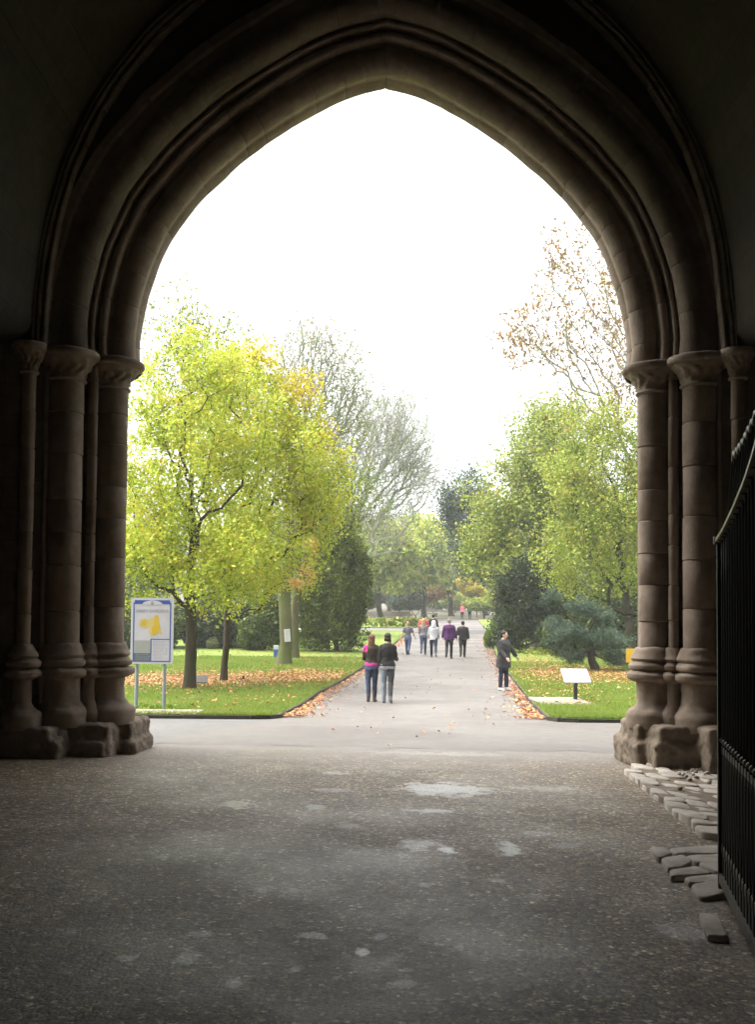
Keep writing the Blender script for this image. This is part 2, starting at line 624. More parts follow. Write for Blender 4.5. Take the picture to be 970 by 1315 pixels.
# darker road surface joining from the left, in front of the lawn
_wa, _wb = G(345, 931), G(192, 957)
rd_ = sheet('road', np.linspace(_wb.y, YF - 0.03, 14), lambda y: -38, lambda y: _wb.x + (_wa.x - _wb.x) * ((y - _wb.y) / (_wa.y - _wb.y)) ** 1.0, 60, 0.008, M['road'],
      label='dark grey tarmac road joining from behind the left pillars', kind='structure')

for v in rd_.data.vertices:
    if v.index % 60 == 59 or v.index < 60: v.co.z -= 0.0085; v.co.y += 0.12 * mnoise.noise(Vector((v.co.x * 3, v.co.y * 3, 5)))
LIFT = 0.075
def corner(y, y0, r=0.45):
    d = y - y0
    return 0.0 if d >= r else r - math.sqrt(max(0, r * r - (r - d) ** 2))
YC = _le[5].y * 0.62       # far cross path
y_cross0, y_cross1 = GX(505, 72).y, GX(505, 78).y
lys = np.concatenate([YF + np.array([0, .04, .1, .18, .3, .45, .7]), np.arange(YF + 1.1, y_cross0, 0.6), [y_cross0]])
lawn1 = sheet('lawn', lys, lambda y: -45, lambda y: xl(y) - corner(y, YF), 90, LIFT, M['lawn'], 0.12, label='green lawn with two yellow trees beside the path', kind='structure')
rys = np.concatenate([YF - 0.05 + np.array([0, .04, .1, .18, .3, .45, .7]), np.arange(YF + 1.1, y_cross0, 0.6), [y_cross0]])
lawn2 = sheet('lawn', rys, lambda y: xr(y) + corner(y, YF - 0.05), lambda y: 45, 90, LIFT, M['lawn'], 0.12, label='green lawn with the information lectern beside the path', kind='structure')
lawn3 = sheet('lawn', np.arange(y_cross1, 105, 2.0), lambda y: -45, lambda y: xl(y) - 0.1, 40, LIFT, M['lawn'], 0.12, label='distant bright lawn beyond the cross path', kind='structure')
lawn4 = sheet('lawn', np.arange(y_cross1, 105, 2.0), lambda y: xr(y) + 0.1, lambda y: 45, 40, LIFT, M['lawn'], 0.12, label='distant lawn beside the far end of the path', kind='structure')
sheet('path', [y_cross0 - 0.3, (y_cross0 + y_cross1) / 2, y_cross1 + 0.3], lambda y: -45, lambda y: 45, 40, 0.016, M['path'], label='narrow pale path crossing between the lawns far away', kind='structure')
sheet('terrain', np.concatenate([np.arange(105, 200, 5.0), np.arange(200, 380, 20.0)]), lambda y: -250, lambda y: 250, 40, 0.03, M['litter'], label='rough grass rising behind the garden', kind='structure')
sheet('terrain', np.concatenate([np.arange(20, 105, 5.0)]), lambda y: -250, lambda y: -45.2, 20, 0.03, M['lawn'], label='grass beyond the left lawn', kind='structure')
sheet('terrain', np.concatenate([np.arange(20, 105, 5.0)]), lambda y: 45.2, lambda y: 250, 20, 0.03, M['lawn'], label='grass beyond the right lawn', kind='structure')

# timber / brick edging along the lawns
def edging(pts, label):
    mb = MB()
    rng = random.Random(5)
    for a, b in zip(pts[:-1], pts[1:]):
        a = Vector(a); b = Vector(b)
        L = (b - a).length
        n = max(1, int(L / 1.2))
        for k in range(n):
            p = a.lerp(b, (k + 0.5) / n)
            ang = math.atan2(b.y - a.y, b.x - a.x)
            z = float(gz(p.x, p.y))
            sl = math.atan2(float(gz(b.x, b.y)) - float(gz(a.x, a.y)), (b - a).to_2d().length)
            rot = Matrix.Rotation(ang + rng.uniform(-.006, .006), 3, 'Z') @ Matrix.Rotation(-sl, 3, 'Y')
            mb.box((p.x, p.y, z + 0.015 + rng.uniform(-.008, .008)), (L / n - 0.012, 0.035, 0.13), rot, 0.008)
    o = mb.build('kerb', M['kerb'])
    return tag(o, label, kind='structure')
edging([(-32, YF - 0.03), (-20, YF - 0.03), (xl(YF) - 0.45, YF - 0.03), (xl(YF) - 0.12, YF + 0.12), (xl(YF + 0.45) + 0.03, YF + 0.45)] + [(xl(y) + 0.03, y) for y in np.arange(YF + 1.4, 60, 1.5)], 'low dark edging round the left lawn')
edging([(32, YF - 0.08), (20, YF - 0.08), (xr(YF) + 0.45, YF - 0.08), (xr(YF) + 0.12, YF + 0.07), (xr(YF + 0.4) - 0.03, YF + 0.4)] + [(xr(y) - 0.03, y) for y in np.arange(YF + 1.4, 60, 1.5)], 'low dark edging round the right lawn')
# paved strip in front of the board, and slab by the lectern
_pa, _pb = G(150, 927), G(250, 921)
def slab(name, x0, x1, y0, y1, lift, label):
    mb = MB()
    xs = np.arange(x0, x1, 0.6)
    for k, x in enumerate(xs):
        w = min(0.6, x1 - x)
        mb.box((x + w / 2, (y0 + y1) / 2, float(gz(x, (y0 + y1) / 2)) + lift), (w - 0.008, y1 - y0, 0.06), None, 0.006)
    return tag(mb.build(name, M['slabs'], sharp=40), label, kind='structure')
slab('pavement', P(120, 900, YF).x, P(252, 900, YF).x, YF + 0.03, YF + 0.85, LIFT + 0.012, 'pinkish paving strip in front of the information board')
_s0 = G(697, 910); _s1 = G(746, 904)
slab('pavement', _s0.x, _s1.x, _s0.y, _s1.y + 0.35, LIFT + 0.02, 'pale paving slab at the foot of the lectern')
# ------------------------------------------------------------------ stone
def stone_mat(name, cols, bumpy=0.5, course=None, pit=0.5):
    t = NT(name)
    p = t.pos()
    a = t.noise(0.9, 5, 0.6, p)
    b = t.noise(6, 6, 0.68, p)
    g = t.noise(45, 4, 0.7, p)
    c = t.ramp(t.math('ADD', t.math('MULTIPLY', a, 0.45), t.math('MULTIPLY', b, 0.55)), [(0.34, cols[0]), (0.5, cols[1]), (0.66, cols[2])])
    c = t.mix(t.ramp(g, [(0.55, (0, 0, 0)), (0.8, (0.6, 0.6, 0.6))]), c, tuple(x * 0.5 for x in cols[0]))
    at = t.node('ShaderNodeAttribute', attribute_name='rnd', attribute_type='GEOMETRY').outputs['Fac']
    c = t.mix(1.0, c, t.ramp(at, [(0.0, (1, 1, 1)), (0.5, (0.9, 0.89, 0.88)), (1.0, (0.8, 0.77, 0.74))]), 'MULTIPLY')   # tone of each block
    h = t.math('ADD', t.math('MULTIPLY', b, 0.7), t.math('MULTIPLY', g, 0.3))
    nr = t.bump(h, bumpy, 0.02)
    if course:
        mp = t.node('ShaderNodeMapping'); mp.inputs['Rotation'].default_value = (R(90), 0, 0)
        t.lk(p, mp.inputs['Vector'])
        br = t.node('ShaderNodeTexBrick')
        br.inputs['Scale'].default_value = 1.0
        br.inputs['Brick Width'].default_value = course * 2.0
        br.inputs['Row Height'].default_value = course
        br.inputs['Mortar Size'].default_value = 0.006
        br.inputs['Mortar Smooth'].default_value = 0.4
        br.inputs['Color1'].default_value = (1, 1, 1, 1); br.inputs['Color2'].default_value = (0.8, 0.78, 0.76, 1)
        br.inputs['Mortar'].default_value = (0.6, 0.58, 0.55, 1)
        t.lk(mp.outputs[0], br.inputs['Vector'])
        c = t.mix(1.0, c, br.outputs['Color'], 'MULTIPLY')
        nr = t.bump(t.math('SUBTRACT', 1.0, br.outputs['Fac']), 0.5, 0.012, nr)
    t.pbsdf(c, 0.88, nr, spec=0.15)
    return t.m


M['stone'] = stone_mat('weathered_limestone', [(0.19, 0.147, 0.110), (0.28, 0.222, 0.172), (0.35, 0.287, 0.228)], 0.4)
M['stone_shaded'] = stone_mat('shade_darkened_limestone', [(0.10, 0.077, 0.056), (0.15, 0.118, 0.088), (0.2, 0.16, 0.122)], 0.4)  # same limestone, darkened to put the outer arch order's shade into its colour
M['ashlar'] = stone_mat('coursed_limestone', [(0.10, 0.078, 0.053), (0.15, 0.12, 0.085), (0.2, 0.163, 0.12)], 0.4, course=0.36)
M['ashlar_shaded'] = stone_mat('shaded_coursed_limestone', [(0.018, 0.013, 0.008), (0.028, 0.021, 0.013), (0.042, 0.032, 0.021)], 0.4, course=0.36)  # vault and upper wall: deep shade painted in as much darker stone
M['rubble'] = stone_mat('eroded_flint_rubble', [(0.10, 0.078, 0.055), (0.2, 0.16, 0.12), (0.3, 0.25, 0.2)], 0.9)

GCX = 0.05
SPRING = 4.79
YR = 12.85           # depth of the outer rim that outlines the opening


def catmull(pts, n=8):
    pts = [np.array(p, float) for p in pts]
    out = []
    e = [2 * pts[0] - pts[1]] + pts + [2 * pts[-1] - pts[-2]]
    for i in range(1, len(e) - 2):
        for k in range(n):
            t = k / n
            p0, p1, p2, p3 = e[i - 1], e[i], e[i + 1], e[i + 2]
            out.append(0.5 * ((2 * p1) + (-p0 + p2) * t + (2 * p0 - 5 * p1 + 4 * p2 - p3) * t * t + (-p0 + 3 * p1 - 3 * p2 + p3) * t ** 3))
    out.append(pts[-1])
    return np.array(out)


# opening outline, half width against height, traced from the photograph at the rim's depth
_tr = [(450, 311.5), (400, 304), (350, 289), (310, 270), (280, 249), (250, 223), (220, 190), (190, 153), (160, 107), (138, 68), (124, 33), (116, 0)]
ARCH = [(3.13, SPRING)]
for row, off in _tr:
    p = P(491 + off, row, YR)
    p2 = P(491 - off, row, YR)
    ARCH.append(((p.x - p2.x) / 2, (p.z + p2.z) / 2))
ARCH[-1] = (0.0, ARCH[-1][1])
ARCH = catmull(ARCH, 5)


def offset_path(path, n):
    """half-outline moved outwards by n, carried on to the centre line."""
    T = np.gradient(path, axis=0)
    T[0] = (0, 1)
    T[-1] = path[-1] - path[-2]
    T /= np.linalg.norm(T, axis=1)[:, None]
    N = np.stack([T[:, 1], -T[:, 0]], 1)
    q = path + n * N
    last = q[-1]
    if last[0] > 1e-5:
        s = -last[0] / T[-1][0]
        q = np.vstack([q, last + s * T[-1]])
    else:
        k = np.argmax(q[:, 0] < 0) if (q[:, 0] < 0).any() else len(q) - 1
        q = q.copy()
        for i in range(k, len(q)): q[i] = (0, q[i][1])
        q = np.vstack([q, q[-1] + (0, 1e-4)])
    return q


def arc(cn, cy, r, a0, a1, k=10):
    return [(cn + r * math.cos(R(a)), cy + r * math.sin(R(a))) for a in np.linspace(a0, a1, k)]


def sweep(name, path, prof, mat, parent, sharp=38, block=0.36, seed=0):
    """Sweeps profile points (n outward, Y depth) along the pointed arch, both halves, with a joint between the voussoirs."""
    d = np.concatenate([[0], np.cumsum(np.linalg.norm(np.diff(path, axis=0), axis=1))])
    rng = random.Random(seed)
    st, rec, blk = [], [], []
    s, k = 0.0, 0
    while s < d[-1] - 0.05:
        L = min(block * rng.uniform(0.8, 1.25), d[-1] - s)
        if d[-1] - s - L < 0.2: L = d[-1] - s
        st += [s, s + 0.007, s + 0.012]; rec += [0.006, 0.0015, 0.0]; blk += [k] * 3
        for q in (0.25, 0.5, 0.75): st.append(s + L * q); rec.append(0.0); blk.append(k)
        st += [s + L - 0.012, s + L - 0.007]; rec += [0.0, 0.0015]; blk += [k] * 2
        s += L; k += 1
    st.append(d[-1]); rec.append(0.010); blk.append(k)
    p2 = np.stack([np.interp(st, d, path[:, 0]), np.interp(st, d, path[:, 1])], 1)
    rec = np.array(rec + [0.010]); blk = np.array(blk + [k])
    tone = [rng.random() for _ in range(2 * k + 4)]
    base = offset_path(p2, 0.0)
    cols = []
    for n, _ in prof:
        q = offset_path(p2, n)
        cols.append(q)
    m = len(cols[0])
    V, faces, att = [], [], []
    for (n, y), q in zip(prof, cols):
        w = base[:m] - q
        out = np.zeros_like(q)
        T = np.gradient(q, axis=0); T /= np.maximum(np.linalg.norm(T, axis=1)[:, None], 1e-9)
        N = np.stack([T[:, 1], -T[:, 0]], 1)
        r = rec[:m, None]
        qq = q + N * r; qq[-1] = q[-1] + (0, rec[m - 1])
        qq[:, 0] = np.maximum(qq[:, 0], 0)
        yy = y + rec[:m] * 0.7
        right = np.stack([GCX + qq[:, 0], yy, qq[:, 1]], 1)
        left = np.stack([GCX - qq[:-1, 0], yy[:-1], qq[:-1, 1]], 1)[::-1]
        V.append(np.vstack([right, left]))
    w = 2 * m - 1
    for i in range(len(prof) - 1):
        for j in range(w - 1):
            a = i * w + j
            faces.append((a, a + 1, a + w + 1, a + w))
            jj = j if j < m - 1 else w - 2 - j
            att.append(tone[int(blk[min(jj, m - 1)]) + (0 if j < m - 1 else k + 1)])
    me = mesh_np(name, np.vstack(V), [np.array(faces)], mat, attr=att)
    me.polygons.foreach_set('use_smooth', np.ones(len(me.polygons), bool))
    me.set_sharp_from_angle(angle=R(sharp))
    return link(name, me, parent)


def worn(o, amp, freq, seed=1):
    """A little unevenness so that no edge runs dead straight."""
    off = Vector((seed * 7.1, seed * 3.3, seed * 1.9))
    for v in o.data.vertices:
        v.co += Vector((mnoise.noise(v.co * freq + off), mnoise.noise(v.co * freq + off * 2 + Vector((9, 0, 0))), mnoise.noise(v.co * freq * 1.3 - off))) * amp


gate = tag(empty('gatehouse', (0, 0, 0)), 'dark weathered stone gatehouse with a pointed arch and clustered columns', 'gatehouse')

# arch orders: outer rim, broad roll, slender roll, second broad roll
prof_in = [(0.28, 13.25), (0.10, 13.0), (0.03, 12.88), (0.0, 12.80), (0.0, 12.62), (0.012, 12.60), (0.012, 12.57)] + \
    arc(0.165, 12.42, 0.185, 148, 285, 16) + [(0.245, 12.27), (0.275, 12.24)] + \
    arc(0.325, 12.17, 0.048, 190, 330, 7) + [(0.385, 12.18), (0.405, 12.13)] + arc(0.432, 12.09, 0.03, 190, 330, 5) + [(0.47, 12.11), (0.485, 12.05)]
a1 = sweep('arch_moulding', ARCH, prof_in, M['stone'], gate, seed=1)
prof_mid = [(0.483, 12.07), (0.46, 12.0)] + arc(0.62, 11.90, 0.19, 165, 292, 14) + [(0.74, 11.72), (0.80, 11.70), (0.82, 11.64), (0.90, 11.61), (0.90, 11.62)]
a2 = sweep('arch_moulding', ARCH, prof_mid, M['stone_shaded'], gate, block=0.42, seed=2)
for o, s in ((a1, 1), (a2, 2)):
    worn(o, 0.012, 2.2, s)
    worn(o, 0.004, 9, s + 5)

# wall rib of the vault, taller than the arch
_rb = [(4.02, 4.80), (3.98, 5.4), (3.88, 6.2), (3.66, 7.0), (3.3, 7.75), (2.75, 8.5), (2.05, 9.15), (1.2, 9.75), (0.0, 10.4)]
RIB = catmull(_rb, 6)
a3 = sweep('vault_rib', RIB, [(-0.05, 11.62), (-0.05, 11.56)] + arc(-0.02, 11.53, 0.026, 180, 330, 6) + [(0.01, 11.53)] + arc(0.045, 11.50, 0.026, 180, 330, 6) + [(0.075, 11.5), (0.08, 11.45)], M['ashlar'], gate, block=0.5, seed=3)
worn(a3, 0.012, 2.0, 4)


# wall between the arch and the rib, and the vaulted passage
def wall_ring(name, inner, y, outer, mat, parent):
    """flat wall face between two half outlines (right), mirrored."""
    def resample(p, n):
        d = np.concatenate([[0], np.cumsum(np.linalg.norm(np.diff(p, axis=0), axis=1))])
        s = np.linspace(0, d[-1], n)
        return np.stack([np.interp(s, d, p[:, 0]), np.interp(s, d, p[:, 1])], 1)
    n = 60
    a, b = resample(inner, n), resample(outer, n)
    V, faces = [], []
    rows = 6
    for sgn in (1, -1):
        base = len(V)
        for r in range(rows + 1):
            q = a + (b - a) * (r / rows)
            for x, z in q: V.append((GCX + sgn * x, y, z))
        for r in range(rows):
            for j in range(n - 1):
                k = base + r * n + j
                faces.append((k, k + 1, k + n + 1, k + n) if sgn > 0 else (k, k + n, k + n + 1, k + 1))
    me = mesh_np(name, V, [np.array(faces)], mat)
    return link(name, me, parent)


w1 = wall_ring('wall', offset_path(ARCH, 0.88), 11.62, np.vstack([[(4.3, SPRING)], RIB + (0.1, 0.12)]), M['ashlar_shaded'], gate)
worn(w1, 0.02, 0.8, 3)
# outer face of the gatehouse
outer = np.array([(7.5, SPRING), (7.5, 9.0), (7.5, 13.5), (4, 13.5), (0, 13.5)])
wall_ring('wall', offset_path(ARCH, 0.30), 13.25, outer, M['ashlar'], gate)

# jambs: stepped stone behind the columns, straight from the ground to the springing
jprof = [(7.5, 13.25), (3.43, 13.25), (3.40, 13.2), (3.40, 12.36), (3.52, 12.36), (3.54, 12.34), (3.54, 12.06), (3.56, 12.04), (3.94, 12.04), (3.96, 12.02), (3.96, 11.66), (3.98, 11.64),
         (4.20, 11.64), (4.20, 11.40), (4.30, 11.38), (4.42, 11.38), (4.42, 6.0), (4.42, -4.0)]
for sgn in (1, -1):
    zs = np.concatenate([[-0.3], np.arange(0.3, SPRING, 0.45), [SPRING + 0.02]])
    V, faces = [], []
    for z in zs:
        for h, y in jprof: V.append((GCX + sgn * h, y, z))
    n = len(jprof)
    for i in range(len(zs) - 1):
        for j in range(n - 1):
            k = i * n + j
            faces.append((k, k + 1, k + n + 1, k + n))
    o = link('jamb_wall', mesh_np('jamb_wall', V, [np.array(faces)], M['ashlar']), gate)
    worn(o, 0.008, 2.5, 6)
# vault over the passage, end wall behind the viewer, its archway narrowed to limit light from behind, roof
V, faces = [], []
sec = [(4.42, SPRING), (4.22, SPRING + 0.05)] + [tuple(p) for p in (RIB + (0.09, 0.1))][1:-1] + [(0.0, 10.52)]
full = [(x, z) for x, z in sec] + [(-x, z) for x, z in sec[-2::-1]]
vys = [11.63, 9, 6, 3, 0, -4.0]
for y in vys:
    for x, z in full: V.append((GCX + x, y, z))
n = len(full)
for i in range(len(vys) - 1):
    for j in range(n - 1):
        k = i * n + j
        faces.append((k, k + 1, k + n + 1, k + n))
o = link('vault', mesh_np('vault', V, [np.array(faces)], M['ashlar_shaded']), gate)
o.data.polygons.foreach_set('use_smooth', np.ones(len(o.data.polygons), bool))
mb = MB()
BW, BH = 0.9, 2.0
mb.prism([(-7.5, -4, -.5), (-BW, -4, -.5), (-BW, -4, BH), (0, -4, BH + 1.2), (BW, -4, BH), (BW, -4, -.5), (7.5, -4, -.5), (7.5, -4, 13.5), (-7.5, -4, 13.5)], (0, -.6, 0)); mb.build('wall', M['ashlar'], gate)
mb = MB(); mb.box((0, 4.4, 13.62), (15, 18, 0.2)); mb.build('roof', M['ashlar'], gate)
for x in (-7.4, 7.4):
    mb = MB(); mb.box((x, 4.4, 6.5), (0.2, 17.6, 14)); mb.build('wall', M['ashlar'], gate)


# ------------------------------------------------------------------ columns
def torus_prof(r, z0, z1, bulge, k=7):
    return [(r + bulge * math.sin(math.pi * i / (k - 1)), z0 + (z1 - z0) * i / (k - 1)) for i in range(k)]


def column(sgn, h, y, r, rbase, cap, seed, ztop=SPRING, joints=True, zb=0.36):
    root = empty('column', (GCX + sgn * h, y, 0)); root.parent = gate
    rng = random.Random(seed)
    zt = ztop - (0.35 if cap else 0)
    # shaft with its bed joints
    prof = []
    z = 1.30
    prof.append((r, z))
    while z < zt - 0.5:
        z += rng.uniform(0.34, 0.62)
        if z > zt - 0.2: break
        dr = rng.uniform(-0.004, 0.004)
        prof += [(r + dr, z - 0.013), (r - 0.014, z), (r - dr, z + 0.013)] if joints else [(r, z)]
    prof.append((r, zt))
    mb = MB().lathe(prof, k=36 if r > .1 else 18)
    sh = mb.build('shaft', M['stone'], root, sharp=50)
    zj = [q[1] for q in prof[1:-1:3]] if joints else []
    tn = [rng.random() for _ in range(len(zj) + 2)]
    at = sh.data.attributes.new('rnd', 'FLOAT', 'FACE')
    at.data.foreach_set('value', np.array([tn[sum(p.center.z > z for z in zj)] for p in sh.data.polygons], np.float32))
    worn(sh, 0.006, 5, seed)
    # base: bell, double torus, neck, splayed foot
    k = rbase
    bp = [(r + 0.005, 1.34), (r + 0.03 * k, 1.32), (r + 0.06 * k, 1.25), (r + 0.09 * k, 1.20), (r + 0.06 * k, 1.165)] + \
        [(r + 0.085 * k, 1.15), (r + 0.115 * k, 1.12), (r + 0.11 * k, 1.08), (r + 0.06 * k, 1.05)] + \
        [(r + a, zz) for a, zz in ((0.105 * k, 1.04), (0.14 * k, 1.01), (0.14 * k, 0.965), (0.09 * k, 0.935))] + \
        [(r + 0.03 * k, 0.92), (r + 0.022 * k, 0.80), (r + 0.03 * k, 0.66), (r + 0.075 * k, 0.60), (r + 0.125 * k, 0.565), (r + 0.15 * k, 0.53), (r + 0.155 * k, 0.42), (r + 0.145 * k, zb)]
    bp = bp[::-1]
    q = [bp[0]]
    for a, b in zip(bp[:-1], bp[1:]):
        for t in (0.33, 0.67, 1.0): q.append((a[0] + (b[0] - a[0]) * t, a[1] + (b[1] - a[1]) * t))
    mb = MB().lathe(q, k=40)
    displace(mb, 0.018, 6, seed, 3)
    mb.build('base', M['stone'], root, sharp=60)
    if cap:
        R0 = 0.40 * cap
        cp = [(r, -0.36), (r + 0.02, -0.355), (r + 0.032, -0.34), (r + 0.02, -0.322), (r + 0.012, -0.31)]
        for t in np.linspace(0, 1, 12):
            cp.append((r + 0.012 + (R0 * 0.84 - r - 0.012) * (0.25 * t + 0.75 * t ** 2.2), -0.31 + 0.2 * t))
        cp += [(R0 * 0.86, -0.095), (R0 * 0.93, -0.09), (R0 * 0.98, -0.075), (R0, -0.05), (R0 * 0.985, -0.022), (R0 * 0.95, -0.002), (r * 0.7, 0.0)]
        mb = MB().lathe(cp, c=(0, 0, ztop), k=72)
        # carved leaf work on the bell
        for v in mb.bm.verts:
            zz = v.co.z - ztop
            if -0.30 < zz < -0.09:
                a = math.atan2(v.co.y, v.co.x)
                env = math.sin(math.pi * (zz + 0.31) / 0.23)
                f = 0.6 * math.sin(a * 11 + 2.0 * math.sin(zz * 40)) + 0.5 * mnoise.noise(v.co * 22) + 0.3 * math.sin(zz * 70 + 3 * math.sin(a * 5))
                rr = math.hypot(v.co.x, v.co.y)
                s = 1 + 0.028 * f * env / rr
                v.co.x *= s; v.co.y *= s
        displace(mb, 0.006, 9, seed, 2)
        mb.build('capital', M['stone'], root, sharp=60)
    return root


for sgn in (-1, 1):
    s = 10 if sgn < 0 else 30
    column(sgn, 3.36, 12.20, 0.205, 1.0, 1.0, s + 1)
    column(sgn, 3.505, 11.94, 0.06, 0.8, 0, s + 2, zb=0.34)
    column(sgn, 3.775, 11.78, 0.20, 0.8, 0.97, s + 3)
    column(sgn, 4.10, 11.42, 0.078, 0.95, 0.5, s + 4, ztop=4.80)
    # fine arris rolls on the jamb edges
    for (h, y) in ((3.965, 11.645),):
        mb = MB().tube([(GCX + sgn * h, y, z) for z in np.linspace(0.3, SPRING - .02, 12)], 0.028, 10)
        o = mb.build('arris_roll', M['stone'], gate); worn(o, 0.006, 3, s)


# eroded plinths under the columns
def plinth(blocks, seed, amp):
    mb = MB()
    rng = random.Random(seed)
    for (x, y, z, sx, sy, sz) in blocks:
        mb.box((x, y, z), (sx, sy, sz), Matrix.Rotation(rng.uniform(-.05, .05), 3, 'Z'), 0.04)
    m2 = remesh(mb, 0.022, 10)
    displace(m2, amp, 5.0, seed, 4)
    displace(m2, amp * 0.5, 16.0, seed + 3, 2)
    o = m2.build('plinth', M['rubble'], gate, recalc=False)
    return o


def blocks_from(lst):
    L = []
    for (px0, px1, r0, r1, Y, dep) in lst:
        a, b = P(px0, r0, Y), P(px1, r1, Y)
        L.append(((a.x + b.x) / 2, Y + dep * 0.42, (a.z + b.z) / 2 - 0.04, b.x - a.x, dep, a.z - b.z + 0.1))
    return L
plinth(blocks_from([(124, 171, 928, 968, 12.05, 0.9), (118, 175, 952, 970, 12.0, 1.0), (110, 150, 936, 970, 11.85, .8), (56, 84, 938, 970, 11.5, .8), (66, 140, 930, 970, 11.65, 0.9), (60, 138, 951, 974, 11.6, 1.0), (-30, 68, 934, 968, 11.3, 0.9), (-60, 74, 950, 970, 11.28, .9)]), 3, 0.024)
plinth(blocks_from([(817, 866, 930, 975, 12.0, 0.9), (813, 868, 954, 981, 11.95, 1.0), (838, 880, 938, 980, 11.78, .8), (900, 930, 940, 984, 11.42, .8), (846, 926, 934, 982, 11.6, 0.9), (842, 930, 954, 986, 11.55, 1.0), (905, 1010, 936, 986, 11.25, 0.9)]), 8, 0.024)


# ------------------------------------------------------------------ cobbled footing at the right
def cobbles(px_poly, seed, cell, h, label):
    poly = [G(*p) for p in px_poly]
    rng = random.Random(seed)
    d = (poly[-1] - poly[0]).to_2d().normalized() if seed else Vector((1, 0))
    e = Vector((-d.y, d.x))
    def inside(x, y):
        c = False
        for i in range(len(poly)):
            a, b = poly[i - 1], poly[i]
            if (a.y > y) != (b.y > y) and x < (b.x - a.x) * (y - a.y) / (b.y - a.y) + a.x: c = not c
        return c
    cx, cy = poly[0].x, poly[0].y
    mb = MB()
    N = int(5 / cell)
    mid_ = sum(poly, Vector()) / len(poly)
    jit = {}
    def node(i, j):
        if (i, j) not in jit:
            s = (j % 2) * 0.5
            u = (i + s + rng.uniform(-.22, .22)) * cell * 1.45; v = (j + rng.uniform(-.2, .2)) * cell
            jit[(i, j)] = Vector((cx, cy)) + d * u + e * v
        return jit[(i, j)]
    for i in range(-N, N):
        for j in range(-N, N):
            s = j % 2
            q = [node(i, j), node(i + 1, j), node(i + 1 + (0 if s == 0 else 1) - (0 if s == 0 else 0), j + 1) if s else node(i + 1, j + 1), node(i + (1 if s else 0), j + 1)]
            c = sum(q, Vector((0, 0))) / 4
            if not inside(mid_.x + (c.x - mid_.x) / 1.10, mid_.y + (c.y - mid_.y) / 1.10): continue
            z0 = float(gz(c.x, c.y))
            hh = h + rng.uniform(-.02, .02)
            ring = []
            m = 12
            outl = []
            for k in range(4):
                a, b = q[k], q[(k + 1) % 4]
                for t in (0.14, 0.5, 0.86): outl.append(c + ((a.lerp(b, t)) - c) * (0.97 if t == 0.5 else 0.94))
            tilt = Vector((rng.uniform(-.03, .03), rng.uniform(-.03, .03)))
            vs = []
            for lev, (zz, sc) in enumerate(((-0.06, 1.0), (hh * 0.75, 1.0), (hh * 0.95, 0.95), (hh, 0.84))):
                row = []
                for p in outl:
                    pp = c + (p - c) * sc
                    row.append(mb.bm.verts.new((pp.x, pp.y, z0 + zz + (tilt.dot(pp - c) if lev > 0 else 0) + rng.uniform(-.003, .003))))
                vs.append(row)
            n = len(outl)
            for lev in range(3):
                for k in range(n):
                    mb.bm.faces.new((vs[lev][k], vs[lev][(k + 1) % n], vs[lev + 1][(k + 1) % n], vs[lev + 1][k])).smooth = True
            top = mb.bm.verts.new((c.x, c.y, z0 + hh + 0.006))
            for k in range(n): mb.bm.faces.new((vs[3][k], vs[3][(k + 1) % n], top)).smooth = True
    # bedding
    zc = lambda p: Vector((p.x, p.y, float(gz(p.x, p.y)) - 0.05))
    cen = sum((zc(p) for p in poly), Vector()) / len(poly)
    mb.prism([cen + (zc(p) - cen) * 0.97 for p in poly], (0, 0, 0.05 + h * 0.86), mi=1)
    o = mb.build('pavement', [M['cobble'], M['rubble']])
    return tag(o, label, kind='structure')


M['cobble'] = stone_mat('worn_cobble_stone', [(0.28, 0.25, 0.205), (0.44, 0.4, 0.345), (0.56, 0.52, 0.46)], 0.5)
cobbles([(818, 1008), (816, 996), (832, 984), (872, 972), (935, 966), (1010, 985), (1010, 1120), (928, 1078), (880, 1050), (846, 1030)], 3, 0.18, 0.06, 'raised worn cobbled paving against the right columns')
def slab_patch(slabs, h, label, seed):
    """Worn flat flags, each with its own outline, bedded in the ground."""
    rng = random.Random(seed)
    mb = MB()
    for sl in slabs:
        q = [G(780 + x / 3.505, 940 + y / 3.505) for x, y in sl]
        c = sum(q, Vector()) / len(q)
        outl = []
        for k in range(len(q)):
            for t in (0.12, 0.37, 0.63, 0.88):
                p = q[k].lerp(q[(k + 1) % len(q)], t)
                outl.append(c + (p - c) * (0.965 + rng.uniform(-.02, .02)))
        z0 = float(gz(c.x, c.y)); hh = h + rng.uniform(-.012, .012)
        tx, ty = rng.uniform(-.03, .03), rng.uniform(-.03, .03)
        vs = []
        for lev, (zz, s) in enumerate(((-0.06, 1.0), (hh * .7, 1.0), (hh * .95, 0.96), (hh, 0.88))):
            vs.append([mb.bm.verts.new((c.x + (p.x - c.x) * s, c.y + (p.y - c.y) * s, z0 + zz + ((p.x - c.x) * tx + (p.y - c.y) * ty + rng.uniform(-.002, .002) if lev else 0))) for p in outl])
        n = len(outl)
        for lev in range(3):
            for k in range(n):
                mb.bm.faces.new((vs[lev][k], vs[lev][(k + 1) % n], vs[lev + 1][(k + 1) % n], vs[lev + 1][k])).smooth = True
        top = mb.bm.verts.new((c.x, c.y, z0 + hh + .004))
        for k in range(n): mb.bm.faces.new((vs[3][k], vs[3][(k + 1) % n], top)).smooth = True
    return tag(mb.build('pavement', M['cobble']), label, kind='structure')


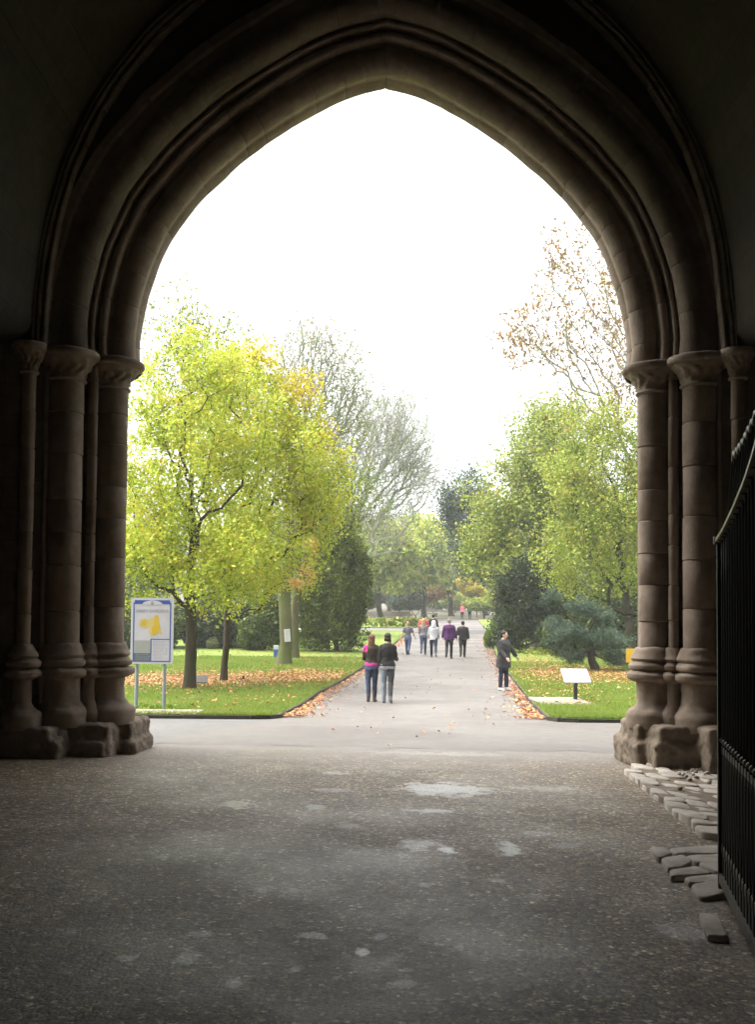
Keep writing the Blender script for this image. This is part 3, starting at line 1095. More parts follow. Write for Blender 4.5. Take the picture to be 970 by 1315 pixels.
slab_patch([[(190, 545), (262, 545), (300, 572), (240, 590), (212, 575)], [(275, 545), (490, 532), (600, 535), (600, 565), (350, 566), (305, 568)], [(240, 592), (345, 574), (390, 604), (335, 634), (275, 640)],
            [(350, 572), (490, 570), (600, 570), (600, 602), (400, 606)], [(278, 646), (335, 640), (410, 632), (490, 662), (345, 668), (285, 672)], [(400, 612), (600, 606), (600, 655), (492, 658)],
            [(342, 676), (500, 664), (600, 662), (600, 692), (368, 702)], [(370, 708), (500, 692), (590, 694), (560, 742), (425, 768)]], 0.038, 'small patch of worn stone flags beside the iron gate', 5)
# loose flints against the wall
mb = MB()
rng = random.Random(4)
for k in range(120):
    g = G(rng.uniform(868, 960), rng.gauss(996, 9))
    s = rng.uniform(0.012, 0.035)
    mb.sphere((g.x, g.y, g.z + 0.06 + s * .5), (s, s * rng.uniform(.6, 1.2), s * .7), 1, rot=Matrix.Rotation(rng.uniform(0, 3), 3, 'Z'))
tag(mb.build('rubble', M['cobble']), 'loose pale flint pebbles lying on the cobbled paving', kind='stuff')

# ------------------------------------------------------------------ iron gate leaf
def iron():
    t = NT('black_painted_iron')
    p = t.pos()
    f = t.noise(25, 4, 0.65, p)
    t.pbsdf(t.ramp(f, [(0.4, (0.008, 0.007, 0.006)), (0.7, (0.02, 0.017, 0.013))]), t.ramp(f, [(0.3, (0.45, 0.45, 0.45)), (0.7, (0.65, 0.65, 0.65))]), t.bump(f, 0.2, 0.004), spec=0.3)
    return t.m
M['iron'] = iron()
M['iron_pale'] = simple_mat('bare_iron_strap', (0.26, 0.24, 0.2), 0.38, 0.4, 14, 0.2, metal=0.8)
M['iron_worn'] = simple_mat('worn_dark_iron', (0.09, 0.08, 0.065), 0.45, 0.4, 14, 0.2, metal=0.8)

FREE = G(921, 1137); FREE = Vector((P(927, 900, 6.2).x, 6.2, 0))
FREE.z = float(gz(FREE.x, FREE.y))
_n = P(978, 900, 4.72)
LD = Vector((_n.x - FREE.x, _n.y - FREE.y, 0)).normalized()
LEN = 3.05
def GP(s, z, off=0.0):
    return Vector((FREE.x, FREE.y, FREE.z)) + LD * s + Vector((-LD.y, LD.x, 0)) * off + Vector((0, 0, z))
GANG = math.atan2(LD.y, LD.x)
RZ = Matrix.Rotation(GANG, 3, 'Z')
_rail = [(0, 2.17), (0.4, 2.215), (0.84, 2.29), (1.27, 2.385), (1.51, 2.46), (1.9, 2.62), (2.3, 2.86), (2.7, 3.15), (3.05, 3.42)]
railz = lambda s: float(np.interp(s, [a for a, _ in _rail], [b for _, b in _rail]))
_crest = [(0.42, 2.60), (0.8, 2.61), (1.2, 2.66), (1.51, 2.74), (1.9, 2.92), (2.4, 3.24), (3.05, 3.75)]
crestz = lambda s: float(np.interp(s, [a for a, _ in _crest], [b for _, b in _crest]))

ig = tag(empty('iron_gate', (0, 0, 0)), 'tall open black wrought iron gate leaf with a curved top rail', 'gate')
MB().box(GP(0.02, 1.11), (0.045, 0.05, 2.12), RZ, 0.004).build('stile', M['iron'], ig)
MB().box(GP(LEN, 1.72), (0.08, 0.08, 3.4), RZ, 0.006).build('stile', M['iron'], ig)
def railstrip(name, zf, s0, s1, hgt, wid, mat, n=40):
    mb = MB()
    prev = None
    for s in np.linspace(s0, s1, n):
        z = zf(s)
        row = [mb.bm.verts.new(GP(s, z + dz, o)) for dz, o in ((0, -wid / 2), (0, wid / 2), (hgt, wid / 2), (hgt, -wid / 2))]
        if prev:
            for k in range(4): mb.bm.faces.new((prev[k], prev[(k + 1) % 4], row[(k + 1) % 4], row[k]))
        else: mb.bm.faces.new(row)
        prev = row
    mb.bm.faces.new(prev[::-1])
    return mb.build(name, mat, ig)
railstrip('top_rail', railz, 0.0, LEN, 0.022, 0.075, M['iron_pale'])
railstrip('middle_rail', lambda s: 0.88, 0.0, LEN, 0.04, 0.012, M['iron'])
railstrip('bottom_rail', lambda s: 0.09, 0.0, LEN, 0.06, 0.045, M['iron_worn'])
railstrip('kick_plate', lambda s: 0.15, 0.03, LEN - 0.04, 0.12, 0.008, M['iron'])
rng = random.Random(9)
ns = 28
for k in range(1, ns):
    s = k * LEN / ns
    zt = crestz(s) if s > 0.42 else railz(s) + 0.015
    mb = MB()
    pts = [GP(s, z) for z in np.linspace(0.15, railz(s), 8)]
    if s > 0.42:                                   # bar runs through the rail and curls into the crest
        zr = railz(s)
        for t in np.linspace(0.15, 1, 7):
            pts.append(GP(s + 0.13 * math.sin(t * 1.5) ** 2, zr + (zt - zr) * t, 0))
    mb.tube(pts, [0.0105] * (len(pts) - 2) + [0.010, 0.004] if s > 0.42 else 0.0105, 8)
    mb.box(GP(s, railz(s) + 0.014), (0.034, 0.05, 0.034), RZ, 0.004)
    mb.build('bar', M['iron'], ig)
    if k < ns:                                     # wavy dog bars low down, with ball ends on the middle rail
        s2 = s - LEN / ns / 2
        mb = MB()
        pts = [GP(s2 + 0.028 * math.sin(z * 6.0 + 0.6), z) for z in np.linspace(0.14, 0.88, 16)]
        mb.tube(pts, 0.008, 6)
        mb.build('dog_bar', M['iron'], ig)
        MB().sphere(GP(s2, 0.955), 0.019, 2).build('ball_finial', M['iron_worn'], ig)
        # spike leaves along the kick plate
        mb = MB()
        for sg in (-1, 1):
            mb.tube([GP(s2, 0.27), GP(s2 + 0.02 * sg, 0.32, 0.004), GP(s2 + 0.045 * sg, 0.335, 0.012), GP(s2 + 0.05 * sg, 0.31, 0.02)], [0.012, 0.014, 0.009, 0.003], 6)
        mb.build('leaf_scroll', M['iron_worn'], ig)
# scalloped crest joining the bar ends
mb = MB()
cs = [k * LEN / ns for k in range(4, ns)]
for a, b in zip(cs[:-1], cs[1:]):
    pts = []
    for t in np.linspace(0, 1, 7):
        s = a + (b - a) * t + 0.13
        pts.append(GP(s, crestz(a + (b - a) * t) + 0.035 * math.sin(math.pi * t)))
    mb.tube(pts, [(0.016, 0.007)] * 7, 6)
mb.build('crest', M['iron_worn'], ig)
MB().box(GP(0.02, 2.19), (0.06, 0.085, 0.05), RZ, 0.006).build('stile_cap', M['iron_worn'], ig)

# stone stop on the ground under the gate
_b0, _b1 = G(912, 1216), G(915, 1152)
mb = MB(); mb.box((_b0.x + 0.12, _b0.y + 0.30, float(gz(_b0.x, _b0.y)) - 0.005), (0.11, 0.42, 0.07), Matrix.Rotation(-0.21, 3, 'Z'), 0.015)
displace(mb, 0.006, 8, 2)
tag(mb.build('stone_block', M['cobble'], sharp=50), 'small grey squared stone block on the tarmac under the iron gate', 'stone block')
# ------------------------------------------------------------------ vegetation tools
def in_ells(rng, ells, n, power=2.2, gap=0.0, gfreq=0.6, seed=0):
    """Random points in a union of ellipsoids, denser towards the skin, with gaps carved by noise."""
    w = np.array([e[1][0] * e[1][1] * e[1][2] for e in ells]) ** 0.75
    w /= w.sum()
    out = np.empty((0, 3))
    off = Vector((seed * 1.3, seed * 2.7, seed * .9))
    while len(out) < n:
        m = int((n - len(out)) * 1.6) + 16
        k = rng.choice(len(ells), m, p=w)
        d = rng.normal(size=(m, 3)); d /= np.linalg.norm(d, axis=1)[:, None]
        r = rng.random(m) ** (1 / power)
        # lumpy outline
        lump = np.array([mnoise.noise(Vector(v) * 1.7 + off) for v in d]) * 0.22 + 0.98
        c = np.array([ells[i][0] for i in k]); rad = np.array([ells[i][1] for i in k])
        p = c + d * rad * (r * lump)[:, None]
        if gap > 0:
            nz = np.array([mnoise.noise(Vector(v) * gfreq + off * 3) for v in p])
            p = p[nz > -0.5 + gap]
        out = np.vstack([out, p])
    return out[:n]


def grow(points, root, trunk_pts, bf=0.35, first=2):
    """Joins crown points to the trunk as a balanced spanning tree. Returns nodes, parents."""
    nodes = [np.array(root, float)] + [np.array(p, float) for p in trunk_pts]
    par = [-1] + list(range(len(trunk_pts)))
    N = len(nodes) + len(points) * 3
    X = np.zeros((N, 3)); PL = np.zeros(N); par = par + [0] * (N - len(par))
    n = len(nodes)
    X[:n] = nodes
    for i in range(1, n): PL[i] = PL[i - 1] + np.linalg.norm(X[i] - X[i - 1])
    PLr = PL.copy()
    top = X[min(first, n - 1)]
    order = np.argsort(np.linalg.norm(points - top, axis=1))
    rs = np.random.RandomState(len(points))
    ok0 = first
    for q in order:
        p = points[q]
        dv = p - X[ok0:n]
        d = np.linalg.norm(dv, axis=1)
        up = np.maximum(0, -(dv[:, 2])) * 0.35        # dislike growing downwards
        c = d + bf * PL[ok0:n] + up
        k = int(np.argmin(c)) + ok0
        L = d[k - ok0]
        prev = k
        if L > 0.5:
            steps = 1 if L < 1.6 else 2
            for s in range(1, steps + 1):
                t = s / (steps + 1)
                m = X[k] * (1 - t) + p * t + rs.normal(size=3) * L * 0.07 + np.array([0, 0, -L * 0.05])
                X[n] = m; par[n] = prev; PL[n] = PL[prev] + np.linalg.norm(m - X[prev]); prev = n; n += 1
        X[n] = p; par[n] = prev; PL[n] = PL[prev] + np.linalg.norm(p - X[prev]); n += 1
    return X[:n], np.array(par[:n]), PL[:n]


def radii(X, par, r0, rt, ntrunk, e=2.3):
    n = len(X)
    acc = np.full(n, 0.0)
    nc = np.zeros(n, int)
    for i in range(n - 1, 0, -1):
        if nc[i] == 0: acc[i] = r0 ** e
        acc[par[i]] += acc[i]; nc[par[i]] += 1
    r = acc ** (1 / e)
    r = np.maximum(r, r0)
    k = (rt / r[0]) if r[0] > 0 else 1
    # rescale so that the trunk has its measured girth and twigs keep theirs
    g = math.log(max(rt, r0 * 1.01) / r0) / math.log(max(r[0], r0 * 1.01) / r0)
    return r0 * (r / r0) ** g, nc


def tubes(X, par, r, sel, k):
    """Frustums for the chosen edges; returns verts, quads."""
    i = np.array(sel)
    if len(i) == 0: return np.zeros((0, 3)), np.zeros((0, 4), int)
    A = X[par[i]]; B = X[i]
    ra = np.minimum(r[par[i]], r[i] * 1.25); rb = r[i]
    t = B - A; L = np.linalg.norm(t, axis=1)[:, None]; t = t / np.maximum(L, 1e-6)
    up = np.where(np.abs(t[:, 2:3]) < 0.9, np.array([[0, 0, 1.0]]), np.array([[1.0, 0, 0]]))
    u = np.cross(t, up); u /= np.linalg.norm(u, axis=1)[:, None]
    w = np.cross(t, u)
    B = B + t * rb[:, None] * 0.4
    V = []
    for base, rad in ((A, ra), (B, rb)):
        for j in range(k):
            a = 2 * math.pi * j / k
            V.append(base + (u * math.cos(a) + w * math.sin(a)) * rad[:, None])
    V = np.stack(V, 1)                       # m, 2k, 3
    m = len(i)
    base = (np.arange(m) * 2 * k)[:, None]
    q = []
    for j in range(k):
        q.append(np.stack([base[:, 0] + j, base[:, 0] + (j + 1) % k, base[:, 0] + k + (j + 1) % k, base[:, 0] + k + j], 1))
    return V.reshape(-1, 3), np.stack(q, 1).reshape(-1, 4)


def kites(C, rng, size, droop=0.3, var=0.55, aspect=0.62, outdir=None):
    """One folded kite of two triangles pairs per leaf."""
    n = len(C)
    d = rng.normal(size=(n, 3))
    d[:, 2] -= droop
    if outdir is not None: d += outdir
    d /= np.linalg.norm(d, axis=1)[:, None]
    q = rng.normal(size=(n, 3)); q[:, 2] += 0.6
    w = np.cross(d, q); w /= np.maximum(np.linalg.norm(w, axis=1)[:, None], 1e-6)
    nn = np.cross(d, w)
    s = size * (1 - var + 2 * var * rng.random(n))[:, None]
    base = C - d * s * 0.5
    tip = C + d * s * 0.5
    l = C + w * s * aspect * 0.5 + nn * s * 0.12 - d * s * .08
    r = C - w * s * aspect * 0.5 + nn * s * 0.12 - d * s * .08
    V = np.stack([base, r, tip, l], 1).reshape(-1, 3)
    b = np.arange(n)[:, None] * 4
    return V, np.concatenate([b, b + 1, b + 2, b + 3], 1)


def trunk_mesh(name, pts, rads, mat, parent, flare=1.6, seed=0, k=14):
    """Smooth continuous trunk with a root flare."""
    mb = MB()
    pts = [Vector(p) for p in pts]
    # densify
    P2, R2 = [], []
    for a, b, ra, rb in zip(pts[:-1], pts[1:], rads[:-1], rads[1:]):
        m = max(2, int((b - a).length / 0.25))
        for i in range(m):
            t = i / m
            P2.append(a.lerp(b, t)); R2.append(ra + (rb - ra) * t)
    P2.append(pts[-1]); R2.append(rads[-1])
    z0 = P2[0].z
    R2 = [r * (1 + (flare - 1) * math.exp(-(p.z - z0 - 0.08) / 0.28)) if flare > 1 else r for p, r in zip(P2, R2)]
    P2[0] = P2[0] - Vector((0, 0, 0.12))
    mb.tube(P2, R2, k)
    displace(mb, rads[0] * 0.12, 2.2, seed, 3)
    return mb.build(name, mat, parent, sharp=60)


def ell(px, py, rx, ry, Y, dy=0.0, depth=1.0):
    c = P(px, py, Y + dy)
    return (np.array(c), np.array([rx * Y / F, rx * Y / F * depth, ry * Y / F]))


def make_tree(name, label, base, ells, trunk_top, tr, mats, n_attr=420, leaves=14000, leaf=0.1, sig=0.16, bf=0.35, lean=(0, 0), seed=1,
              twig_r=0.006, gap=0.2, gfreq=0.6, power=2.0, group=None, cat='tree', leaf_keep=None, twigs=0, droop=0.3, first=None, aspect=0.62, flare=1.5, limb_r=0.02, turned=(), limb_bark=None):
    """base: ground Vector; ells: crown ellipsoids (world); trunk_top: world Vector; tr: trunk radius."""
    bark, leafm = mats
    rng = np.random.default_rng(seed)
    root = tag(empty(name, base), label, cat, group)
    b = np.array(base)
    T = np.array(trunk_top)
    nt = 7
    tp = [b + (T - b) * (i / nt) + np.array([math.sin(i * 1.7 + seed), math.cos(i * 2.3 + seed), 0]) * tr * 0.35 * (i < nt) for i in range(1, nt + 1)]
    pts = in_ells(rng, ells, n_attr, power, gap, gfreq, seed)
    pts = pts[pts[:, 2] > b[2] + 0.25]
    X, par, PL = grow(pts, b, tp, bf, first if first is not None else 3)
    r, nc = radii(X, par, twig_r, tr, nt + 1)
    local = lambda v: v - b
    # extra fine twigs at the ends
    XX, PP, RR = X, par, r
    if twigs:
        src = np.where(nc <= 1)[0]
        src = src[src > nt]
        extra, ep = [], []
        n0 = len(X)
        for rep in range(twigs):
            dirs = X[src] - X[par[src]]
            dirs /= np.maximum(np.linalg.norm(dirs, axis=1)[:, None], 1e-5)
            L = (0.35 + 0.5 * rng.random(len(src)))[:, None] * sig * 3.2
            e = X[src] + (dirs * 0.7 + rng.normal(size=(len(src), 3)) * 0.55 + np.array([0, 0, 0.1])) * L
            extra.append(e); ep.append(src)
        extra = np.vstack(extra); ep = np.concatenate(ep)
        XX = np.vstack([X, extra]); PP = np.concatenate([par, ep]); RR = np.concatenate([r, np.full(len(extra), twig_r * 0.75)])
    idx = np.arange(1, len(XX))
    istrunk = idx <= nt
    big = idx[(RR[idx] > limb_r) & ~istrunk]
    small = idx[(RR[idx] <= limb_r) & ~istrunk]
    trunk_mesh('trunk', [Vector(local(v)) for v in X[:nt + 1]], [max(float(q), 0.01) for q in r[:nt + 1]], bark, root, flare, seed)
    V1, f1 = tubes(XX, PP, RR, big, 7)
    V2, f2 = tubes(XX, PP, RR, small, 3)
    if len(V1) + len(V2):
        me = mesh_np('branches', local(np.vstack([V1, V2])), [np.vstack([f1, f2 + len(V1)])], limb_bark or bark)
        sm = np.zeros(len(me.polygons), bool); sm[:len(f1)] = True
        me.polygons.foreach_set('use_smooth', sm)
        link('branches', me, root)
    if leaves:
        nodes = np.arange(nt + 1, len(XX))
        nodes = nodes[RR[nodes] < twig_r * 3.2]
        k = rng.choice(nodes, leaves)
        t = rng.random(leaves)[:, None]
        C = XX[k] * t + XX[PP[k]] * (1 - t)
        # points near the twig ends only
        far = np.linalg.norm(XX[k] - XX[PP[k]], axis=1) > 0.8
        C = np.where(far[:, None], XX[k], C) + rng.normal(size=(leaves, 3)) * sig
        if leaf_keep is not None:
            C = C[leaf_keep(C, rng)]
        C = C[C[:, 2] > b[2] + 0.12]
        V, f = kites(C, rng, leaf, droop, aspect=aspect)
        link('crown', mesh_np('crown', local(V), [f], leafm, attr=rng.random(len(f))), root)
    for (es, lm, nl) in turned:                      # sprays that have turned colour
        C = in_ells(rng, es, nl, 2.0, 0.2, 0.9, seed + 50)
        V, f = kites(C, rng, leaf, droop, aspect=aspect)
        link('crown', mesh_np('crown', local(V), [f], lm, attr=rng.random(len(f))), root)
    return root


def make_bush(name, label, base, ells, mats, leaves, leaf, seed=1, core=0.72, cat='shrub', group=None, gap=0.12, gfreq=1.0, droop=0.1, stems=26, aspect=0.55, power=6, out=0.7, spikes=0.0):
    """Dense shrub: leafy skin over branching stems, shaded inner mass of the same foliage."""
    bark, leafm = mats
    rng = np.random.default_rng(seed)
    b = np.array(base)
    root = tag(empty(name, base), label, cat, group)
    C = in_ells(rng, ells, leaves, power, gap, gfreq, seed)
    g = gz(C[:, 0], C[:, 1])
    C[:, 2] = np.maximum(C[:, 2], g + 0.06 + 0.1 * rng.random(len(C)))
    cen = np.mean([e[0] for e in ells], axis=0)
    od = C - cen; od /= np.maximum(np.linalg.norm(od, axis=1)[:, None], 1e-5)
    if spikes:                                      # pushed out into tufts
        nz = np.array([mnoise.noise(Vector(v) * 2.4) for v in C])
        C = C + od * (np.maximum(0, nz) * spikes)[:, None]
    V, f = kites(C, rng, leaf, droop, aspect=aspect, outdir=od * out)
    # inner leaves, bigger and sparser, stop the view through
    m = leaves // 5
    Ci = in_ells(rng, [(e[0], e[1] * core) for e in ells], m, 1.5, 0, 1, seed + 1)
    Ci[:, 2] = np.maximum(Ci[:, 2], gz(Ci[:, 0], Ci[:, 1]) + 0.1)
    Vi, fi = kites(Ci, rng, leaf * 2.4, 0.2, aspect=0.8)
    V = np.vstack([V, Vi]); f = np.vstack([f, fi + len(C) * 4])
    link('crown', mesh_np('crown', V - b, [f], leafm, attr=rng.random(len(f))), root)
    # stems
    sp = in_ells(rng, [(e[0], e[1] * 0.85) for e in ells], stems * 4, 1.6, 0, 1, seed + 2)
    T = np.array([b[0], b[1], b[2] + 0.35])
    X, par, PL = grow(sp, b, [b * .5 + T * .5, T], 0.4, 1)
    size = max(e[1].max() for e in ells)
    r, nc = radii(X, par, 0.006, 0.03 + 0.03 * size, 2)
    Vt, ft = tubes(X, par, r, np.arange(1, len(X)), 5)
    link('branches', mesh_np('branches', Vt - b, [ft], bark, smooth=True), root)
    return root


# ------------------------------------------------------------------ vegetation materials
LM = {}
LM['lime'] = leaf_mat('yellow_green_leaf', [(0.0, (0.25, 0.34, 0.025)), (0.4, (0.4, 0.47, 0.045)), (0.85, (0.55, 0.56, 0.08)), (0.98, (0.56, 0.52, 0.04)), (1.0, (0.6, 0.44, 0.06))], trans=0.42)
LM['orange'] = leaf_mat('orange_leaf', [(0.0, (0.72, 0.55, 0.10)), (0.5, (0.78, 0.55, 0.2)), (1.0, (0.8, 0.58, 0.32))], trans=0.4)
LM['bare'] = leaf_mat('grey_green_last_leaf', [(0.0, (0.2, 0.22, 0.09)), (0.5, (0.28, 0.29, 0.13)), (1.0, (0.36, 0.33, 0.17))])
LM['brown'] = leaf_mat('rusty_brown_leaf', [(0.0, (0.16, 0.11, 0.04)), (0.4, (0.26, 0.15, 0.05)), (0.8, (0.36, 0.21, 0.05)), (1.0, (0.24, 0.22, 0.07))], trans=0.25)
LM['mid'] = leaf_mat('mid_green_leaf', [(0.0, (0.08, 0.13, 0.02)), (0.45, (0.15, 0.215, 0.03)), (0.8, (0.25, 0.29, 0.045)), (1.0, (0.36, 0.33, 0.07))])
LM['yg'] = leaf_mat('fading_green_leaf', [(0.0, (0.14, 0.2, 0.025)), (0.4, (0.25, 0.32, 0.04)), (0.82, (0.37, 0.41, 0.06)), (1.0, (0.46, 0.38, 0.08))])
LM['olive'] = leaf_mat('olive_leaf', [(0.0, (0.12, 0.17, 0.025)), (0.4, (0.22, 0.285, 0.042)), (0.85, (0.32, 0.37, 0.06)), (1.0, (0.42, 0.36, 0.09))])
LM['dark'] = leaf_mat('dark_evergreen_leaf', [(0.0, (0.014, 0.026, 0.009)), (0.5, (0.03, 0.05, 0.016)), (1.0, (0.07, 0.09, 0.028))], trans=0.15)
LM['yew'] = leaf_mat('evergreen_needle_leaf', [(0.0, (0.03, 0.05, 0.012)), (0.5, (0.065, 0.10, 0.018)), (1.0, (0.14, 0.17, 0.035))], trans=0.2)
LM['hedge'] = leaf_mat('evergreen_spray_leaf', [(0.0, (0.05, 0.075, 0.014)), (0.5, (0.10, 0.135, 0.022)), (1.0, (0.18, 0.20, 0.04))], trans=0.25)
LM['blue'] = leaf_mat('blue_green_needle', [(0.0, (0.022, 0.045, 0.028)), (0.5, (0.05, 0.085, 0.052)), (1.0, (0.11, 0.15, 0.095))], trans=0.15)
LM['bright'] = leaf_mat('bright_green_leaf', [(0.0, (0.07, 0.13, 0.012)), (0.5, (0.13, 0.22, 0.018)), (1.0, (0.22, 0.28, 0.03))], trans=0.35)
LM['pale'] = leaf_mat('pale_sage_leaf', [(0.0, (0.14, 0.16, 0.06)), (0.5, (0.22, 0.24, 0.10)), (1.0, (0.30, 0.31, 0.15))], trans=0.2)
LM['yellow'] = leaf_mat('golden_leaf', [(0.0, (0.36, 0.32, 0.02)), (0.5, (0.5, 0.42, 0.02)), (1.0, (0.58, 0.44, 0.03))], trans=0.4)
LM['rust'] = leaf_mat('rust_shrub_leaf', [(0.0, (0.20, 0.09, 0.03)), (0.5, (0.27, 0.14, 0.045)), (1.0, (0.25, 0.2, 0.06))], trans=0.25)
BK = {}
BK['dark'] = bark_mat('dark_bark', (0.045, 0.034, 0.024))
BK['grey'] = bark_mat('grey_bark', (0.3, 0.285, 0.255))
BK['mossy'] = bark_mat('mossy_bark', (0.095, 0.085, 0.045))
BK['brown'] = bark_mat('brown_bark', (0.085, 0.062, 0.042))

# ------------------------------------------------------------------ left side of the garden
b1 = G(243, 889)
Y1 = b1.y
make_tree('lime_tree', 'yellow green autumn tree with the thicker dark trunk behind the information board', b1,
          [ell(225, 650, 92, 150, Y1, 0, .95), ell(285, 560, 72, 120, Y1, 0, .9), ell(250, 520, 75, 110, Y1, 0.3, .9), ell(175, 720, 60, 75, Y1, -.2, 1.0), ell(285, 720, 70, 70, Y1, -.6, 1), ell(190, 560, 50, 90, Y1, .4, 1)],
          P(247, 640, Y1), 0.155, (BK['dark'], LM['lime']), n_attr=720, leaves=33000, leaf=0.098, sig=0.15, seed=11, gap=0.28, gfreq=0.75, power=2.4, twigs=1, flare=1.45, twig_r=0.005)
b2 = G(287, 879)
Y2 = b2.y
def keep2(C, rng): return np.ones(len(C), bool)
make_tree('lime_tree', 'yellow green autumn tree with the slimmer trunk, orange leaves at its edge', b2,
          [ell(348, 615, 102, 118, Y2, 0, .9), ell(412, 640, 44, 80, Y2, 0, 1), ell(310, 545, 80, 95, Y2, .2, .9), ell(330, 700, 95, 80, Y2, -.3, .95), ell(300, 520, 60, 80, Y2, .2, .9), ell(400, 620, 48, 75, Y2, 0, 1), ell(365, 520, 45, 60, Y2, .2, .9)],
          P(297, 700, Y2), 0.105, (BK['dark'], LM['lime']), n_attr=760, leaves=33000, leaf=0.10, sig=0.155, seed=23, gap=0.28, gfreq=0.75, power=2.4, twigs=1, flare=1.4, twig_r=0.005,
          turned=[([ell(395, 722, 14, 32, Y2, -.6, 1), ell(402, 700, 10, 14, Y2, -.5, 1), ell(380, 748, 12, 9, Y2, -.9, 1)], LM['orange'], 520), ([ell(385, 500, 36, 34, Y2, -.2), ell(330, 462, 40, 34, Y2, 0), ell(415, 560, 22, 36, Y2, 0)], LM['yellow'], 2300)])
# thin tall tree top with a few leaves above the crown at the far left
bo = GX(247, 38)
make_tree('birch_tree', 'thin nearly bare tree top with few yellow leaves above the yellow trees', bo,
          [ell(235, 440, 62, 70, bo.y), ell(300, 450, 40, 50, bo.y), ell(250, 520, 70, 80, bo.y)], P(246, 560, bo.y), 0.09, (BK['dark'], LM['olive']), n_attr=600, leaves=5200, leaf=0.12, sig=0.2, seed=9, twig_r=0.008, gap=0.1, twigs=2)

b3 = G(364, 856)
Y3 = b3.y
make_tree('plane_tree', 'tall nearly bare tree with a mossy trunk carrying a white notice', b3,
          [ell(400, 490, 75, 85, Y3), ell(410, 440, 52, 45, Y3), ell(445, 500, 50, 60, Y3), ell(390, 570, 70, 70, Y3), ell(440, 560, 50, 70, Y3), ell(350, 520, 50, 70, Y3)],
          P(372, 640, Y3), 0.25, (BK['mossy'], LM['bare']), n_attr=1500, leaves=4500, leaf=0.11, sig=0.2, seed=31, twig_r=0.011, gap=0.0, power=1.7, twigs=2, bf=0.6, flare=1.55, limb_bark=BK['grey'])
b3b = G(377, 848)
make_tree('plane_tree', 'slimmer mossy trunked tree just behind the trunk with the notice', b3b,
          [ell(430, 640, 60, 60, b3b.y), ell(400, 600, 50, 60, b3b.y)], P(384, 660, b3b.y), 0.20, (BK['mossy'], LM['mid']), n_attr=420, leaves=5200, leaf=0.12, sig=0.3, seed=33, twig_r=0.007, gap=0.1, twigs=1)
bb = GX(444, 72)
make_tree('bare_tree', 'large spreading bare tree rising behind the evergreen shrub', bb,
          [ell(505, 570, 60, 76, bb.y), ell(512, 540, 48, 52, bb.y), ell(475, 550, 50, 60, bb.y), ell(530, 600, 45, 55, bb.y), ell(470, 610, 45, 70, bb.y), ell(530, 610, 40, 60, bb.y), ell(480, 670, 60, 45, bb.y)],
          P(449, 650, bb.y), 0.36, (BK['grey'], LM['bare']), n_attr=2100, leaves=10000, leaf=0.16, sig=0.45, seed=41, twig_r=0.016, gap=0.0, power=1.6, twigs=2, bf=0.5,
          leaf_keep=lambda C, rng: rng.random(len(C)) < np.clip((P(0, 660, bb.y).z - C[:, 2]) / 5.0 + 0.25, 0.06, 1))

def bush(name, label, px, row, ells_px, mats, leaves, leaf, seed, Y=None, dep=1.0, **kw):
    b = GX(px, Y) if Y else G(px, row)
    E = [ell(a, c, d, e, b.y, (q[0] if q else 0), dep) for a, c, d, e, *q in ells_px]
    return make_bush(name, label, b, E, mats, leaves, leaf, seed, **kw)

bush('evergreen_shrub', 'tall dense rounded evergreen shrub at the edge of the left lawn', 432, 838,
     [(432, 745, 44, 95), (405, 775, 34, 62), (455, 765, 22, 72), (420, 700, 30, 50)], (BK['brown'], LM['hedge']), 42000, 0.12, 51, spikes=0.7, cat='shrub')
bush('rhododendron', 'dark rhododendron thicket behind the board', 195, 836, [(190, 800, 55, 40), (150, 795, 45, 45)], (BK['brown'], LM['yew']), 12000, 0.16, 53, cat='shrub', Y=50)
bush('rhododendron', 'rhododendron thicket between the yellow tree trunks, its leaves darkened as shade', 290, 836, [(270, 800, 45, 38), (320, 802, 40, 34)], (BK['brown'], LM['dark']), 12000, 0.17, 54, cat='shrub', Y=51)  # darker leaf colour paints in the shadow between the trunks
bush('rhododendron', 'green rhododendron left of the trunk with the notice', 350, 836, [(348, 795, 30, 42), (330, 812, 26, 24)], (BK['brown'], LM['yew']), 9000, 0.15, 55, cat='shrub', Y=49)
bush('sage_shrub', 'small pale clipped shrub left of the slim dark trunk', 272, 835, [(273, 826, 9, 8.5)], (BK['brown'], LM['pale']), 2600, 0.06, 56, cat='shrub', gap=0.0)
bush('sage_shrub', 'small pale clipped shrub right of the slim dark trunk', 309, 834, [(309, 825, 12, 9)], (BK['brown'], LM['pale']), 3000, 0.06, 57, cat='shrub', gap=0.0)

# trees that close the view behind the lawns, left
for (px, Y, pxc, rowc, rx, ry, lab, lm, sd) in [
    (160, 62, 165, 700, 75, 110, 'broad green tree behind the dark thicket at far left', 'mid', 61),
    (330, 66, 320, 690, 75, 105, 'green tree behind the yellow trees', 'yg', 63),
    (395, 64, 415, 705, 55, 75, 'green tree behind the tall evergreen shrub', 'mid', 64),
    (60, 58, 60, 690, 80, 130, 'tall green tree hidden behind the left columns', 'mid', 65)]:
    b = GX(px, Y)
    make_tree('garden_tree', lab, b, [ell(pxc, rowc, rx, ry * .8, Y), ell(pxc - rx * .4, rowc + ry * .35, rx * .7, ry * .6, Y), ell(pxc + rx * .4, rowc + ry * .3, rx * .7, ry * .6, Y)],
              P(pxc, rowc, Y), 0.3, (BK['brown'], LM[lm]), n_attr=420, leaves=15000, leaf=0.24, sig=0.42, seed=sd, twig_r=0.01, gap=0.15, gfreq=0.35)

